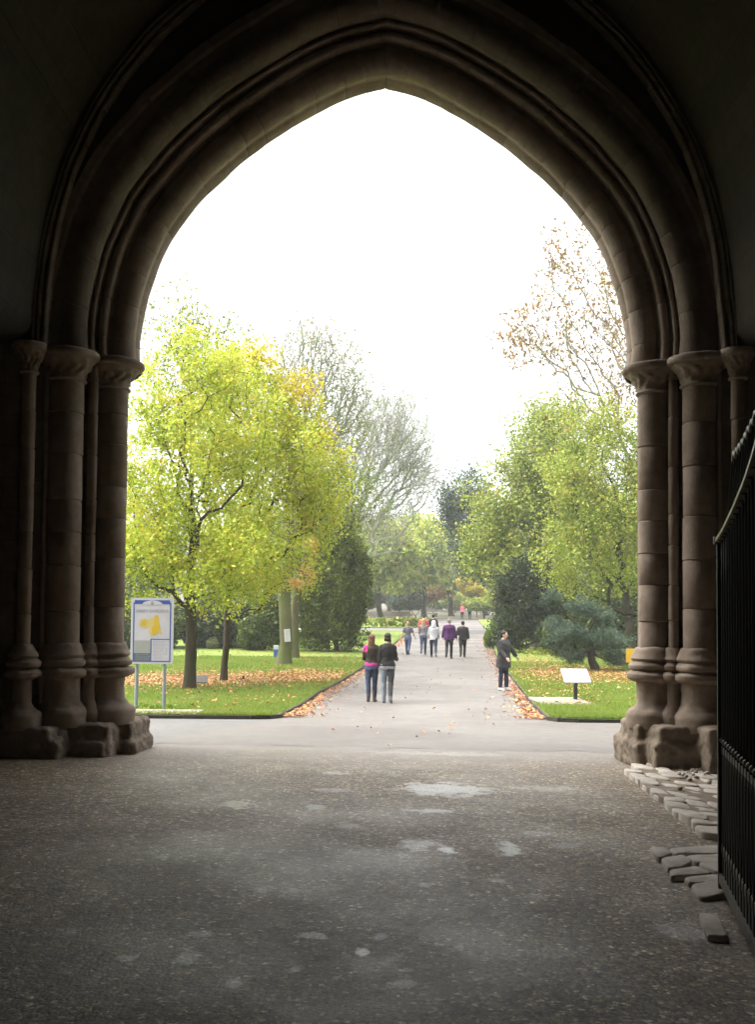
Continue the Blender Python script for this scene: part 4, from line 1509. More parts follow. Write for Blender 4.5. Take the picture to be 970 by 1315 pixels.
# ------------------------------------------------------------------ middle distance, end of the path
FAR = [
    (490, 100, [(480, 715, 42, 36), (510, 700, 30, 30), (460, 735, 30, 32)], 'yellow green tree with a dark trunk in the distance left of the path', 'yg', 0.42, 71, 11000),
    (545, 108, [(545, 712, 34, 42), (520, 735, 26, 26)], 'light green tree at the end of the path', 'yg', 0.4, 72, 10000),
    (580, 118, [(575, 722, 30, 44), (555, 690, 24, 26)], 'pale yellow tree arching over the end of the path', 'yg', 0.42, 73, 9000),
    (440, 92, [(440, 700, 40, 50), (420, 730, 36, 40)], 'mid green tree far behind the evergreen shrub', 'mid', 0.4, 74, 10000),
    (500, 128, [(500, 705, 40, 44), (530, 690, 30, 34)], 'tall pale green tree far off left of the path', 'yg', 0.45, 77, 10000),
    (625, 122, [(600, 712, 30, 34), (640, 715, 34, 40)], 'yellowing tree far off right of the path', 'yg', 0.45, 78, 9000),
    (520, 150, [(520, 735, 60, 40), (480, 742, 40, 30)], 'hazy green tree on the rise behind the path', 'mid', 0.55, 75, 10000),
    (610, 150, [(610, 735, 50, 38), (650, 725, 40, 40)], 'hazy olive tree on the rise right of the path', 'olive', 0.55, 76, 10000)]
for px, Y, es, lab, lm, lf, sd, nl in FAR:
    b = GX(px, Y)
    make_tree('garden_tree', lab, b, [ell(a, c, d, e, Y) for a, c, d, e in es], P(es[0][0], es[0][1] + 10, Y), 0.27, (BK['dark'], LM[lm]), n_attr=360, leaves=nl, leaf=lf, sig=0.55, seed=sd, twig_r=0.014, gap=0.15, gfreq=0.25)
bush('yew_bush', 'dark clipped bush left of the far end of the path', 534, 0, [(533, 772, 11, 11), (525, 776, 10, 8)], (BK['brown'], LM['dark']), 3500, 0.26, 81, Y=104, gap=0)
bush('garden_shrub', 'low blue green shrub beside the far flower bed', 515, 0, [(512, 774, 12, 10)], (BK['brown'], LM['blue']), 2500, 0.26, 82, Y=106, gap=0)
bush('garden_shrub', 'rust coloured small tree at the end of the path', 557, 0, [(557, 762, 16, 12), (548, 766, 12, 9)], (BK['brown'], LM['rust']), 2200, 0.26, 83, Y=116, gap=0.25)
bush('garden_shrub', 'golden yellow shrub right of the far end of the path', 613, 0, [(606, 757, 16, 9), (618, 763, 12, 9), (596, 748, 10, 7)], (BK['brown'], LM['yellow']), 3000, 0.3, 84, Y=112, gap=0.15)
bush('garden_shrub', 'olive hedge shrub behind the two distant walkers', 622, 0, [(618, 776, 26, 9), (640, 773, 22, 12)], (BK['brown'], LM['olive']), 4500, 0.27, 85, Y=105, gap=0.1)
bush('garden_shrub', 'green yellow shrub closing the right side far off', 650, 0, [(645, 768, 22, 16)], (BK['brown'], LM['yg']), 3500, 0.27, 86, Y=96, gap=0.1)
for k, (px, Y, rx, lab) in enumerate([(585, 135, 20, 'pale grassy shrub at the very end of the path'), (560, 140, 18, 'low tan shrub at the very end of the path'), (470, 118, 26, 'shadowed shrub behind the far flower bed'), (440, 112, 26, 'green shrub behind the far lawn'), (410, 110, 26, 'green shrub far behind the evergreen'), (690, 108, 30, 'green shrub behind the dark yew')]):
    bush('garden_shrub', lab, px, 0, [(px, 772 - 3 * (k > 1), rx, 12)], (BK['brown'], LM[['olive', 'olive', 'dark', 'mid', 'mid', 'mid'][k]]), 3000, 0.32, 90 + k, Y=Y, gap=0.1)

# ------------------------------------------------------------------ right side of the garden
YR2 = 52
bush('yew_tree', 'dark yew with deep shade beside the path, behind the man', 668, 0,
     [(664, 795, 27, 42), (690, 770, 34, 58), (655, 765, 20, 36), (715, 785, 38, 52), (676, 745, 26, 30)], (BK['brown'], LM['dark']), 42000, 0.11, 101, Y=49, cat='tree', spikes=0.9, gap=0.2)
rb = GX(690, 54)
make_tree('maple_tree', 'tall fading green tree rising above the dark yew', rb,
          [ell(700, 590, 62, 78, 54), ell(660, 640, 55, 75, 54), ell(720, 650, 70, 90, 54), ell(640, 690, 45, 50, 54), ell(705, 540, 38, 34, 54), ell(625, 705, 36, 44, 54), ell(660, 725, 40, 34, 53), ell(705, 735, 45, 30, 53)],
          P(695, 640, 54), 0.3, (BK['brown'], LM['olive']), n_attr=820, leaves=46000, leaf=0.16, sig=0.3, seed=103, twig_r=0.008, gap=0.12, gfreq=0.5, twigs=1)
rc = G(815, 851)
make_tree('cherry_tree', 'yellow green tree with forked dark limbs beside the right column', rc,
          [ell(770, 650, 75, 95, rc.y), ell(740, 700, 60, 80, rc.y), ell(810, 600, 60, 90, rc.y), ell(730, 620, 45, 60, rc.y), ell(840, 690, 70, 90, rc.y), ell(760, 560, 50, 50, rc.y)],
          P(806, 790, rc.y), 0.2, (BK['dark'], LM['yg']), n_attr=760, leaves=40000, leaf=0.12, sig=0.22, seed=105, twig_r=0.006, gap=0.2, gfreq=0.7, power=1.8, twigs=1, first=6, bf=0.25)
rp = G(764, 864)
Yp = rp.y
make_tree('pine_tree', 'low blue green pine behind the lectern', rp,
          [ell(722, 800, 26, 16, Yp, 0, .9), ell(708, 768, 16, 14, Yp, 0.4), ell(745, 815, 34, 14, Yp, -.5), ell(790, 822, 30, 16, Yp, -.4), ell(742, 782, 24, 20, Yp, .2), ell(735, 842, 26, 9, Yp, -.3), ell(765, 790, 30, 22, Yp, .4), ell(800, 845, 22, 10, Yp, -.2), ell(718, 822, 20, 12, Yp, -.6)],
          P(757, 815, Yp), 0.13, (BK['dark'], LM['blue']), n_attr=300, leaves=30000, leaf=0.13, sig=0.085, seed=107, twig_r=0.006, gap=0.42, gfreq=1.5, droop=-0.5, aspect=0.14, power=2.6, first=4)
rh = GX(880, 46)
make_tree('chestnut_tree', 'tall sparse tree with rusty leaves and bare boughs beside the right column', rh,
          [ell(740, 390, 75, 80, 46), ell(690, 440, 62, 40, 46), ell(680, 400, 40, 30, 46), ell(662, 440, 36, 24, 46), ell(790, 480, 75, 80, 46), ell(720, 325, 52, 46, 46), ell(820, 380, 80, 100, 46), ell(900, 420, 110, 150, 46), ell(770, 540, 50, 40, 46)],
          P(868, 560, 46), 0.22, (BK['grey'], LM['brown']), n_attr=1150, leaves=8200, leaf=0.20, sig=0.17, seed=109, twig_r=0.010, gap=0.3, gfreq=0.7, power=1.7, twigs=1, bf=0.7, droop=0.9, aspect=0.42)
bc = GX(646, 78)
make_tree('cedar_tree', 'blue green cedar with feathery sprays beyond the right lawn', bc,
          [ell(600, 645, 34, 46, 78), ell(620, 690, 42, 48, 78), ell(582, 640, 22, 36, 78), ell(580, 690, 26, 40, 78), ell(640, 720, 40, 40, 78), ell(600, 715, 36, 34, 78)],
          P(626, 650, 78), 0.34, (BK['brown'], LM['blue']), n_attr=420, leaves=22000, leaf=0.28, sig=0.35, seed=111, twig_r=0.012, gap=0.2, gfreq=0.35, droop=-.4, aspect=0.3)
bush('laurel_shrub', 'bright green shrub at the foot of the dark yew by the path', 640, 834, [(641, 812, 15, 20), (630, 820, 9, 13), (655, 818, 12, 16)], (BK['brown'], LM['bright']), 6500, 0.11, 113, cat='shrub', gap=0.1, out=0.3)
for (px, Y, pxc, rowc, rx, ry, lab, lm, sd) in [(760, 66, 760, 700, 70, 95, 'green tree behind the yellow green tree', 'mid', 121), (850, 62, 850, 690, 80, 120, 'green tree behind the right columns', 'yg', 122), (940, 58, 940, 690, 80, 130, 'tall green tree hidden behind the right wall', 'mid', 123)]:
    b = GX(px, Y)
    make_tree('garden_tree', lab, b, [ell(pxc, rowc, rx, ry * .8, Y), ell(pxc - rx * .4, rowc + ry * .35, rx * .7, ry * .6, Y), ell(pxc + rx * .4, rowc + ry * .3, rx * .7, ry * .6, Y)],
              P(pxc, rowc, Y), 0.3, (BK['brown'], LM[lm]), n_attr=380, leaves=14000, leaf=0.24, sig=0.42, seed=sd, twig_r=0.01, gap=0.15, gfreq=0.35)
bush('rhododendron', 'dark shrub behind the pine', 790, 0, [(790, 800, 60, 36), (730, 815, 40, 26)], (BK['brown'], LM['yew']), 9000, 0.17, 125, Y=47, cat='shrub')
bush('rhododendron', 'dark shrub behind the right columns', 880, 0, [(880, 800, 60, 40)], (BK['brown'], LM['yew']), 7000, 0.18, 126, Y=44, cat='shrub')
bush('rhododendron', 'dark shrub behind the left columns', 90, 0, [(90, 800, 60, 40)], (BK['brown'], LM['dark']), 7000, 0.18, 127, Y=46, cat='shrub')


# spiky plants under the yew
def spiky(px, row, h, n, seed, label):
    g = G(px, row)
    rng = random.Random(seed)
    root = tag(empty('spiky_plant', g), label, 'plant', 'strappy plants under the yew')
    for k in range(n):
        a = rng.uniform(0, 6.28); el = rng.uniform(0.5, 1.35); L = h * rng.uniform(.7, 1.1)
        mb = MB()
        pts = []
        for t in np.linspace(0, 1, 6):
            e2 = el - 0.9 * t * t * (1.5 - el)
            pts.append(Vector((math.cos(a) * L * t * math.cos(e2), math.sin(a) * L * t * math.cos(e2), L * t * math.sin(e2))))
        w = 0.035
        mb.tube(pts, [(0.006, w * f) for f in (.6, 1, 1, .8, .5, .08)], 6)
        mb.build('blade', LM['bright2'], root, sharp=60)
LM['bright2'] = simple_mat('strap_leaf', (0.10, 0.15, 0.03), 0.45, 0.35, 3)
spiky(676, 838, 0.95, 16, 1, 'strappy green plant under the yew, nearer the path')
spiky(689, 836, 0.75, 13, 2, 'smaller strappy green plant under the yew, away from the path')

# ------------------------------------------------------------------ grass, ground cover and fallen leaves
def on_lawn(x, y):
    if y < YF + 0.05: return False
    return x < xl(y) - corner(y, YF) - 0.03 or x > xr(y) + corner(y, YF) + 0.03

GM = leaf_mat('grass_blade', [(0.0, (0.1, 0.17, 0.02)), (0.5, (0.18, 0.26, 0.034)), (0.85, (0.25, 0.31, 0.055)), (1.0, (0.26, 0.25, 0.07))], trans=0.3, patch_scale=0.5)
def grass(name, label, x0f, x1f, y0, y1, n, seed, hmin=0.03, hmax=0.075):
    rng = np.random.default_rng(seed)
    y = y0 + (y1 - y0) * rng.random(n) ** 1.4
    x = np.array([x0f(v) for v in y]); x2 = np.array([x1f(v) for v in y])
    x = x + (x2 - x) * rng.random(n)
    z = gz(x, y) + LIFT - 0.005
    h = (hmin + (hmax - hmin) * rng.random(n)) * (1 + (y - 18) / 40)
    a = rng.random(n) * 6.283
    w = 0.006 * (1 + (y - 18) / 14)
    base = np.stack([x, y, z], 1)
    s = np.stack([np.cos(a), np.sin(a), 0 * a], 1) * w[:, None]
    tip = base + np.stack([rng.normal(size=n) * .025, rng.normal(size=n) * .025, h], 1)
    V = np.stack([base - s, base + s, tip], 1).reshape(-1, 3)
    f = np.arange(3 * n).reshape(-1, 3)
    o = link(name, mesh_np(name, V, [f], GM, attr=rng.random(n)))
    return tag(o, label, 'grass', kind='stuff')
cl = lambda y: xl(y) - corner(y, YF) - 0.02
cr = lambda y: xr(y) + corner(y, YF - .05) + 0.02
grass('grass', 'short mown grass blades of the left lawn', lambda y: min(P(150, 800, y).x, cl(y) - .1), cl, YF + .02, 44, 170000, 1)
grass('grass', 'short mown grass blades of the right lawn', cr, lambda y: max(P(835, 800, y).x, cr(y) + .1), YF - .02, 42, 90000, 2)

FL = leaf_mat('fallen_leaf', [(0.0, (0.20, 0.075, 0.03)), (0.35, (0.34, 0.13, 0.05)), (0.7, (0.43, 0.2, 0.09)), (0.92, (0.45, 0.28, 0.14)), (1.0, (0.42, 0.34, 0.06))], trans=0.1, patch_scale=1.2)
def fallen(label, spots, seed, lift=LIFT, size=0.085, test=None):
    """spots: (kind, ...) px ellipses on the ground: (px,row,rx,ry,n)."""
    rng = np.random.default_rng(seed)
    pts = []
    for (px, row, rx, ry, n) in spots:
        for _ in range(n):
            a = rng.normal(size=2) * 0.55
            r2 = row + ry * a[1]
            if r2 < 805: continue
            q = G(px + rx * a[0], r2)
            if test is None or test(q.x, q.y): pts.append((q.x, q.y))
    pts = np.array(pts)
    n = len(pts)
    z = gz(pts[:, 0], pts[:, 1]) + lift + 0.02 * rng.random(n) + 0.012
    a = rng.random(n) * 6.283
    s = size * (0.6 + 0.8 * rng.random(n))
    d = np.stack([np.cos(a), np.sin(a), rng.normal(size=n) * .25], 1) * s[:, None]
    w = np.stack([-np.sin(a), np.cos(a), rng.normal(size=n) * .35], 1) * (s * .7)[:, None]
    c = np.column_stack([pts, z + 0.02])
    up = np.array([0, 0, 0.02])
    V = np.stack([c - d * .5, c - w * .5 + up, c + d * .5, c + w * .5 + up], 1).reshape(-1, 3)
    b = np.arange(n)[:, None] * 4
    f = np.concatenate([b, b + 1, b + 2, b + 3], 1)
    return tag(link('fallen_leaves', mesh_np('fallen_leaves', V, [f], FL, attr=rng.random(n))), label, 'leaves', kind='stuff')
fallen('brown autumn leaves scattered under the yellow trees on the left lawn', [(300, 875, 110, 9, 5200), (200, 877, 60, 8, 2300), (400, 871, 60, 8, 2100), (250, 885, 90, 10, 500), (300, 905, 120, 14, 110), (420, 850, 70, 10, 350), (300, 842, 120, 8, 260)], 3, test=on_lawn)
fallen('brown autumn leaves scattered under the pine on the right lawn', [(745, 866, 70, 7, 2300), (700, 868, 40, 10, 900), (790, 872, 40, 8, 900), (740, 885, 70, 14, 350), (690, 852, 40, 6, 300), (760, 905, 60, 12, 70)], 4, test=on_lawn)
def along(label, ed, seed, side, n, wid):
    rng = np.random.default_rng(seed)
    sp = []
    pts = []
    for _ in range(n):
        y = YF + 0.6 + (62 - YF) * rng.random() ** 1.5
        dd = abs(rng.normal()) * wid * (1 if rng.random() < .8 else 2.2)
        x = ed(y) + side * (0.08 + dd)
        pts.append((x, y))
    pts = np.array(pts); n = len(pts)
    z = gz(pts[:, 0], pts[:, 1]) + 0.022
    a = rng.random(n) * 6.283
    s = 0.085 * (0.6 + 0.8 * rng.random(n))
    d = np.stack([np.cos(a), np.sin(a), rng.normal(size=n) * .2], 1) * s[:, None]
    w = np.stack([-np.sin(a), np.cos(a), rng.normal(size=n) * .25], 1) * (s * .7)[:, None]
    c = np.column_stack([pts, z + 0.01]); up = np.array([0, 0, 0.015])
    V = np.stack([c - d * .5, c - w * .5 + up, c + d * .5, c + w * .5 + up], 1).reshape(-1, 3)
    b = np.arange(n)[:, None] * 4
    tag(link('fallen_leaves', mesh_np('fallen_leaves', V, [np.concatenate([b, b + 1, b + 2, b + 3], 1)], FL, attr=rng.random(n))), label, 'leaves', kind='stuff')
along('brown leaves drifted along the left edge of the path', xl, 5, 1, 1700, 0.20)
along('brown leaves drifted along the right edge of the path', xr, 6, -1, 1600, 0.20)
fallen('a few stray leaves lying on the path', [(560, 880, 90, 40, 60), (560, 935, 140, 20, 22)], 8, lift=0.0, size=0.07)
# small leafy weeds at the front of the lawn and under the shrubs
def cover(label, spots, seed, lm, leaf=0.07, hh=0.12):
    rng = np.random.default_rng(seed)
    C = []
    for (px, row, rx, ry, n) in spots:
        g0 = G(px, row)
        for _ in range(n):
            a = rng.normal(size=2) * 0.5
            q = G(px + rx * a[0], max(row + ry * a[1], 806))
            C.append((q.x, q.y, q.z + LIFT + hh * rng.random()))
    C = np.array(C)
    V, f = kites(C, rng, leaf, -0.2)
    tag(link('ground_cover', mesh_np('ground_cover', V, [f], lm, attr=rng.random(len(f)))), label, 'ground cover', kind='stuff')
cover('low leafy weeds at the front edge of the left lawn', [(205, 917, 40, 2, 420), (185, 917, 20, 2, 200)], 1, LM['bright'], 0.06, 0.10)
cover('bright low plants under the evergreen shrub', [(392, 834, 24, 2.5, 700), (365, 838, 20, 2, 250)], 2, LM['bright'], 0.11, 0.3)
cover('low plants under the pine and yew', [(700, 842, 40, 3, 500), (800, 850, 24, 4, 300)], 3, LM['yg'], 0.11, 0.25)
cover('yellow and green planting in the far flower bed', [(500, 787.5, 30, 1.0, 260), (530, 787, 18, 1.0, 200)], 5, LM['yg'], 0.3, 0.7)
# ------------------------------------------------------------------ people
def cloth(name, col, rough=0.85, var=0.2, sc=14):
    return simple_mat(name, col, rough, var, sc, 0.35, spec=0.2)
CM = {
    'skin': simple_mat('skin', (0.52, 0.33, 0.25), 0.55, 0.08, 10),
    'black': cloth('black_cloth', (0.018, 0.017, 0.016)), 'charcoal': cloth('charcoal_cloth', (0.035, 0.034, 0.035)),
    'brown_black': cloth('brown_black_wool', (0.035, 0.028, 0.02)), 'jeans': cloth('blue_denim', (0.055, 0.075, 0.13), var=0.4, sc=9),
    'dark_jeans': cloth('dark_denim', (0.022, 0.028, 0.05), var=0.35, sc=9), 'grey_jeans': cloth('grey_blue_denim', (0.17, 0.20, 0.23), var=0.35, sc=7),
    'magenta': cloth('magenta_cloth', (0.42, 0.035, 0.19)), 'white': cloth('white_cotton', (0.50, 0.50, 0.52), var=0.06), 'purple': cloth('purple_fleece', (0.06, 0.014, 0.075)),
    'red': cloth('red_cloth', (0.55, 0.12, 0.11)), 'grey': cloth('grey_knit', (0.2, 0.19, 0.2)), 'slate': cloth('slate_tee', (0.11, 0.11, 0.14)),
    'green': cloth('green_cloth', (0.10, 0.42, 0.05)), 'pink': cloth('pink_cloth', (0.75, 0.16, 0.24)), 'lilac': cloth('violet_cloth', (0.32, 0.12, 0.45)),
    'boot': cloth('brown_leather', (0.07, 0.05, 0.035), 0.5), 'shoe_black': cloth('black_leather', (0.015, 0.015, 0.015), 0.4), 'shoe_white': cloth('white_trainer', (0.5, 0.5, 0.51), 0.5, 0.05), 'shoe_grey': cloth('grey_shoe', (0.12, 0.12, 0.13), 0.5),
    'hair_brown': cloth('brown_hair', (0.10, 0.045, 0.025), 0.5, 0.4, 40), 'hair_dark': cloth('dark_hair', (0.014, 0.011, 0.009), 0.45, 0.4, 40), 'hair_fair': cloth('fair_hair', (0.34, 0.20, 0.10), 0.5, 0.3, 40),
    'hair_grey': cloth('grey_hair', (0.18, 0.16, 0.15), 0.5, 0.3, 40), 'eye': simple_mat('eye', (0.02, 0.015, 0.012), 0.2, 0.1), 'lip': simple_mat('lip', (0.4, 0.16, 0.14), 0.5, 0.1),
    'bag': cloth('pale_bag', (0.6, 0.6, 0.6), 0.6)}


def rot2(v, a):         # swing forwards (about local X)
    return Vector((v[0], v[1] * math.cos(a) - v[2] * math.sin(a), v[1] * math.sin(a) + v[2] * math.cos(a)))


class Pose:
    def __init__(self, fem=False, legs=((0.25, 0.05), (-0.28, 0.25)), arms=((0.12, 0.15, 0.25), (0.12, -0.2, 0.15)), hw=None, lean=0.0, stout=1.0):
        """legs: (left, right) as (forward swing, knee bend); arms: (sideways, forward, elbow bend)."""
        self.fem = fem
        self.stout = stout
        sh = (0.15 if fem else 0.17) * (0.6 + 0.4 * stout)
        hip = 0.088
        self.sh = sh
        self.hipz = 0.9
        th, shn = 0.42, 0.41
        self.leg = []
        low = []
        for sgn, (f, kb) in zip((-1, 1), legs):
            H = Vector((sgn * hip, 0, self.hipz))
            K = H + Vector((sgn * 0.0, th * math.sin(f), -th * math.cos(f)))
            a = f - kb
            A = K + Vector((-sgn * 0.008, shn * math.sin(a), -shn * math.cos(a)))
            self.leg.append([H, K, A, a])
            low.append(A.z)
        drop = min(low) - 0.085
        for l in self.leg:
            for i in range(3): l[i] = l[i] - Vector((0, 0, drop))
        self.dz = -drop
        dz = self.dz
        self.arm = []
        for sgn, (ab, fw, eb) in zip((-1, 1), arms):
            S = Vector((sgn * sh, lean * .5, 1.385 + dz))
            d = Vector((sgn * math.sin(ab), math.cos(ab) * math.sin(fw), -math.cos(ab) * math.cos(fw)))
            E = S + d * 0.285
            d2 = Vector((sgn * math.sin(ab) * .8, math.sin(fw + eb) * math.cos(ab * .8), -math.cos(fw + eb) * math.cos(ab * .8))).normalized()
            Wr = E + d2 * 0.25
            self.arm.append([S, E, Wr, d2])
        self.lean = lean


def torso(mb, p, inf=0.0, z0=0.80, z1=1.50, hemw=0.0, widen=1.0):
    st = p.stout
    if p.fem:
        rows = [(0.78, .155, .105), (0.86, .17, .118), (0.95, .162, .112), (1.05, .128, .092), (1.12, .125, .09), (1.22, .145, .105), (1.32, .148, .108), (1.38, .140, .095), (1.42, .105, .078), (1.465, .065, .06), (1.50, .052, .055)]
    else:
        rows = [(0.78, .155, .105), (0.86, .165, .112), (0.95, .16, .11), (1.05, .155, .105), (1.12, .16, .108), (1.22, .175, .118), (1.32, .175, .12), (1.38, .165, .105), (1.42, .118, .085), (1.465, .07, .065), (1.50, .058, .06)]
    zs = [r[0] for r in rows]
    P2, R2 = [], []
    for z in np.linspace(z0, z1, 18):
        w = float(np.interp(z, zs, [r[1] for r in rows])); d = float(np.interp(z, zs, [r[2] for r in rows]))
        k = st if z < 1.40 else 1 + (st - 1) * max(0, (1.47 - z) / 0.07)
        hem = hemw * max(0, (1.0 - z) / 0.25)
        y = p.lean * (z - 0.9) + 0.012 * math.sin((z - .8) * 5)
        P2.append(Vector((0, y, z + p.dz))); R2.append((w * k * widen + inf + hem, d * k * widen + inf + hem))
    mb.tube(P2, R2, 20, up=(1, 0, 0))


def limb(mb, pts, rads, n=5, k=12):
    P2, R2 = [], []
    for i in range(len(pts) - 1):
        for t in np.linspace(0, 1, n, endpoint=False):
            P2.append(pts[i].lerp(pts[i + 1], t)); R2.append(rads[i] + (rads[i + 1] - rads[i]) * t)
    P2.append(pts[-1]); R2.append(rads[-1])
    # soften the bend
    Q = list(P2)
    for i in range(1, len(P2) - 1): Q[i] = (P2[i - 1] + P2[i] * 2 + P2[i + 1]) / 4
    mb.tube(Q, R2, k)


def hand(mb, wr, d, sgn, side):
    """Palm with five unequal bent fingers."""
    d = d.normalized()
    out = Vector((sgn, 0, 0)); out = (out - d * out.dot(d)).normalized()     # back of the hand looks outwards
    across = d.cross(out).normalized()
    fwd = across if across.y > 0 else -across                                # thumb side looks forwards
    pts = [wr - d * 0.01, wr + d * 0.03, wr + d * 0.085]
    mb.tube(pts, [(0.026, 0.02), (0.038, 0.017), (0.040, 0.014)], 10, up=fwd)
    root = wr + d * 0.075
    for q, L in zip((0.028, 0.010, -0.009, -0.027), (0.070, 0.078, 0.072, 0.055)):
        a = root + fwd * q
        b = a + d * L * 0.5 - out * 0.006
        c = b + (d * 0.8 - out * 0.6).normalized() * L * 0.32
        e = c + (d * 0.4 - out * 0.9).normalized() * L * 0.25
        mb.tube([a, b, c, e], [0.0098, 0.0092, 0.0085, 0.007], 8)
    a = wr + d * 0.025 + fwd * 0.024
    b = a + (d * 0.7 + fwd * 0.7).normalized() * 0.036 - out * 0.006
    c = b + (d * 0.95 + fwd * 0.25 - out * .2).normalized() * 0.03
    mb.tube([a, b, c], [0.0125, 0.011, 0.008], 8)


def person(label, foot, h, yaw, pose, top, bottom, shoes, hair, hairstyle='short', long_sleeve=True, hem=0.84, coat=False, hood=None, extra=(), voxel=0.010, head_turn=0.0, group=None, sleeve_mat=None, cat='person', topinf=0.022, legw=1.0, faceout=True):
    s = h / 1.72
    root = tag(empty('person', (foot[0], foot[1], foot[2])), label, cat, group)
    root.rotation_euler = (0, 0, yaw)
    dz = pose.dz
    hz = 1.60 + dz
    hc = Vector((0, pose.lean * 0.75 + 0.015, hz))
    RT = Matrix.Rotation(head_turn, 3, 'Z')
    hp = lambda x, y, z: hc + RT @ Vector((x, y, z))

    def fin(mb, name, mats, par=root, wr=0.004, wf=14, rem=True, sm=3, vox=None):
        if rem:
            mb = remesh(mb, vox or voxel, sm)
        if wr: displace(mb, wr, wf, sum(map(ord, label)) % 50, 2)
        bmesh.ops.scale(mb.bm, vec=(s, s, s), verts=mb.bm.verts)
        return mb.build(name, mats, par, recalc=False)

    # ---- body: one continuous figure
    mb = MB()
    torso(mb, pose)
    for sgn, (H, K, A, a) in zip((-1, 1), pose.leg):
        limb(mb, [H + Vector((0, 0, 0.03)), H.lerp(K, .45), K, K.lerp(A, .35), A], [0.092, 0.078, 0.054, 0.056, 0.036])
        toe = Vector((sgn * 0.02, 0.17, -0.05)); toe = rot2(toe, max(min(a * .6, .5), -.7))
        heel = rot2(Vector((0, -0.045, -0.045)), max(min(a * .6, .5), -.7))
        limb(mb, [A + heel, A + heel * .2 + toe * .3, A + toe], [0.036, 0.04, 0.026])
    for sgn, (S, E, Wr, d2) in zip((-1, 1), pose.arm):
        limb(mb, [Vector((sgn * 0.10, S.y, S.z - 0.01)), S, S.lerp(E, .5), E, E.lerp(Wr, .4), Wr], [0.06, 0.054, 0.047, 0.038, 0.036, 0.024])
        hand(mb, Wr, d2, sgn, 0)
    limb(mb, [Vector((0, pose.lean * .6, 1.45 + dz)), Vector((0, pose.lean * .7 + .01, 1.54 + dz))], [0.055, 0.05])
    mb.sphere(hp(0, 0, 0.02), (0.074, 0.094, 0.098), 3, rot=RT)
    mb.sphere(hp(0, 0.018, -0.05), (0.058, 0.070, 0.066), 3, rot=RT)
    mb.sphere(hp(0, 0.06, -0.092), (0.022, 0.02, 0.018), 2)
    mb.tube([hp(0, 0.088, 0.012), hp(0, 0.104, -0.018), hp(0, 0.095, -0.034)], [0.009, 0.014, 0.014], 8)
    for q in (-1, 1):
        mb.sphere(hp(q * 0.075, -0.005, -0.01), (0.012, 0.022, 0.032), 2, rot=RT)
        mb.sphere(hp(q * 0.03, 0.082, 0.022), (0.024, 0.012, 0.008), 2, rot=RT)
    m2 = remesh(mb, voxel * 0.8, 2)
    for q in (-1, 1):
        m2.sphere(hp(q * 0.029, 0.083, 0.004), (0.012, 0.009, 0.007), 1, mi=1, rot=RT)
        m2.sphere(hp(q * 0.030, 0.090, 0.023), (0.02, 0.006, 0.004), 1, mi=3, rot=RT)
    m2.sphere(hp(0, 0.087, -0.062), (0.022, 0.008, 0.006), 1, mi=2, rot=RT)
    fin(m2, 'body', [CM['skin'], CM['eye'], CM['lip'], CM[hair]], wr=0, rem=False)
    # ---- trousers
    mb = MB()
    torso(mb, pose, 0.012, 0.80, 1.0)
    for sgn, (H, K, A, a) in zip((-1, 1), pose.leg):
        low = K.lerp(A, 0.97)
        limb(mb, [H + Vector((0, 0, 0.05)), H.lerp(K, .45), K, K.lerp(A, .4), low], [0.102, 0.092 * (0.8 + .2 * legw), 0.068 * legw, 0.068 * legw, 0.056 * legw])
    bmats = bottom if isinstance(bottom, tuple) else (bottom,)
    m2 = remesh(mb, voxel, 3)
    if len(bmats) > 1:
        for f in m2.bm.faces:
            c = f.calc_center_median()
            if c.z < 0.84 + dz and c.x > 0: f.material_index = 1
    fin(m2, 'trousers', [CM[b] for b in bmats], wr=0.008, wf=13, rem=False)
    # ---- shoes
    for sgn, (H, K, A, a) in zip((-1, 1), pose.leg):
        mb = MB()
        ang = max(min(a * .6, .5), -.7)
        toe = rot2(Vector((sgn * 0.022, 0.155, -0.055)), ang); heel = rot2(Vector((0, -0.055, -0.05)), ang)
        limb(mb, [A + heel, A + heel * .3 + toe * .35, A + toe], [0.042, 0.047, 0.034])
        limb(mb, [A + Vector((0, 0, .06 if shoes != 'boot' else 0.22)), A + rot2(Vector((0, -.01, -.03)), ang)], [0.05 if shoes != 'boot' else 0.062, 0.046])
        m2 = remesh(mb, voxel, 2)
        fin(m2, 'shoe', CM[shoes], rem=False, wr=0)
    # ---- top / jacket
    mb = MB()
    torso(mb, pose, topinf, hem, 1.475, 0.03 if coat else 0.004)
    if coat and hem < 0.75:
        pass
    for sgn, (S, E, Wr, d2) in zip((-1, 1), pose.arm):
        end = E.lerp(Wr, 0.93) if long_sleeve else S.lerp(E, 0.75)
        i2 = topinf
        if long_sleeve:
            limb(mb, [Vector((sgn * 0.10, S.y, S.z - 0.012)), S, S.lerp(E, .5), E, E.lerp(Wr, .5), end], [0.055 + i2 * .6, 0.054 + i2 * .7, 0.046 + i2, 0.040 + i2, 0.037 + i2, 0.028 + i2])
        else:
            limb(mb, [Vector((sgn * 0.10, S.y, S.z - 0.012)), S, end], [0.06 + i2, 0.06 + i2, 0.055 + i2])
    m2 = remesh(mb, voxel, 3)
    mats = [CM[top]]
    if sleeve_mat:
        mats.append(CM[sleeve_mat])
        for f in m2.bm.faces:
            c = f.calc_center_median()
            if c.x < -0.105 and c.z > 1.26 + dz: f.material_index = 1
    fin(m2, 'coat' if coat else 'top', mats, wr=0.010, wf=11, rem=False)
    # ---- hair
    mb = MB()
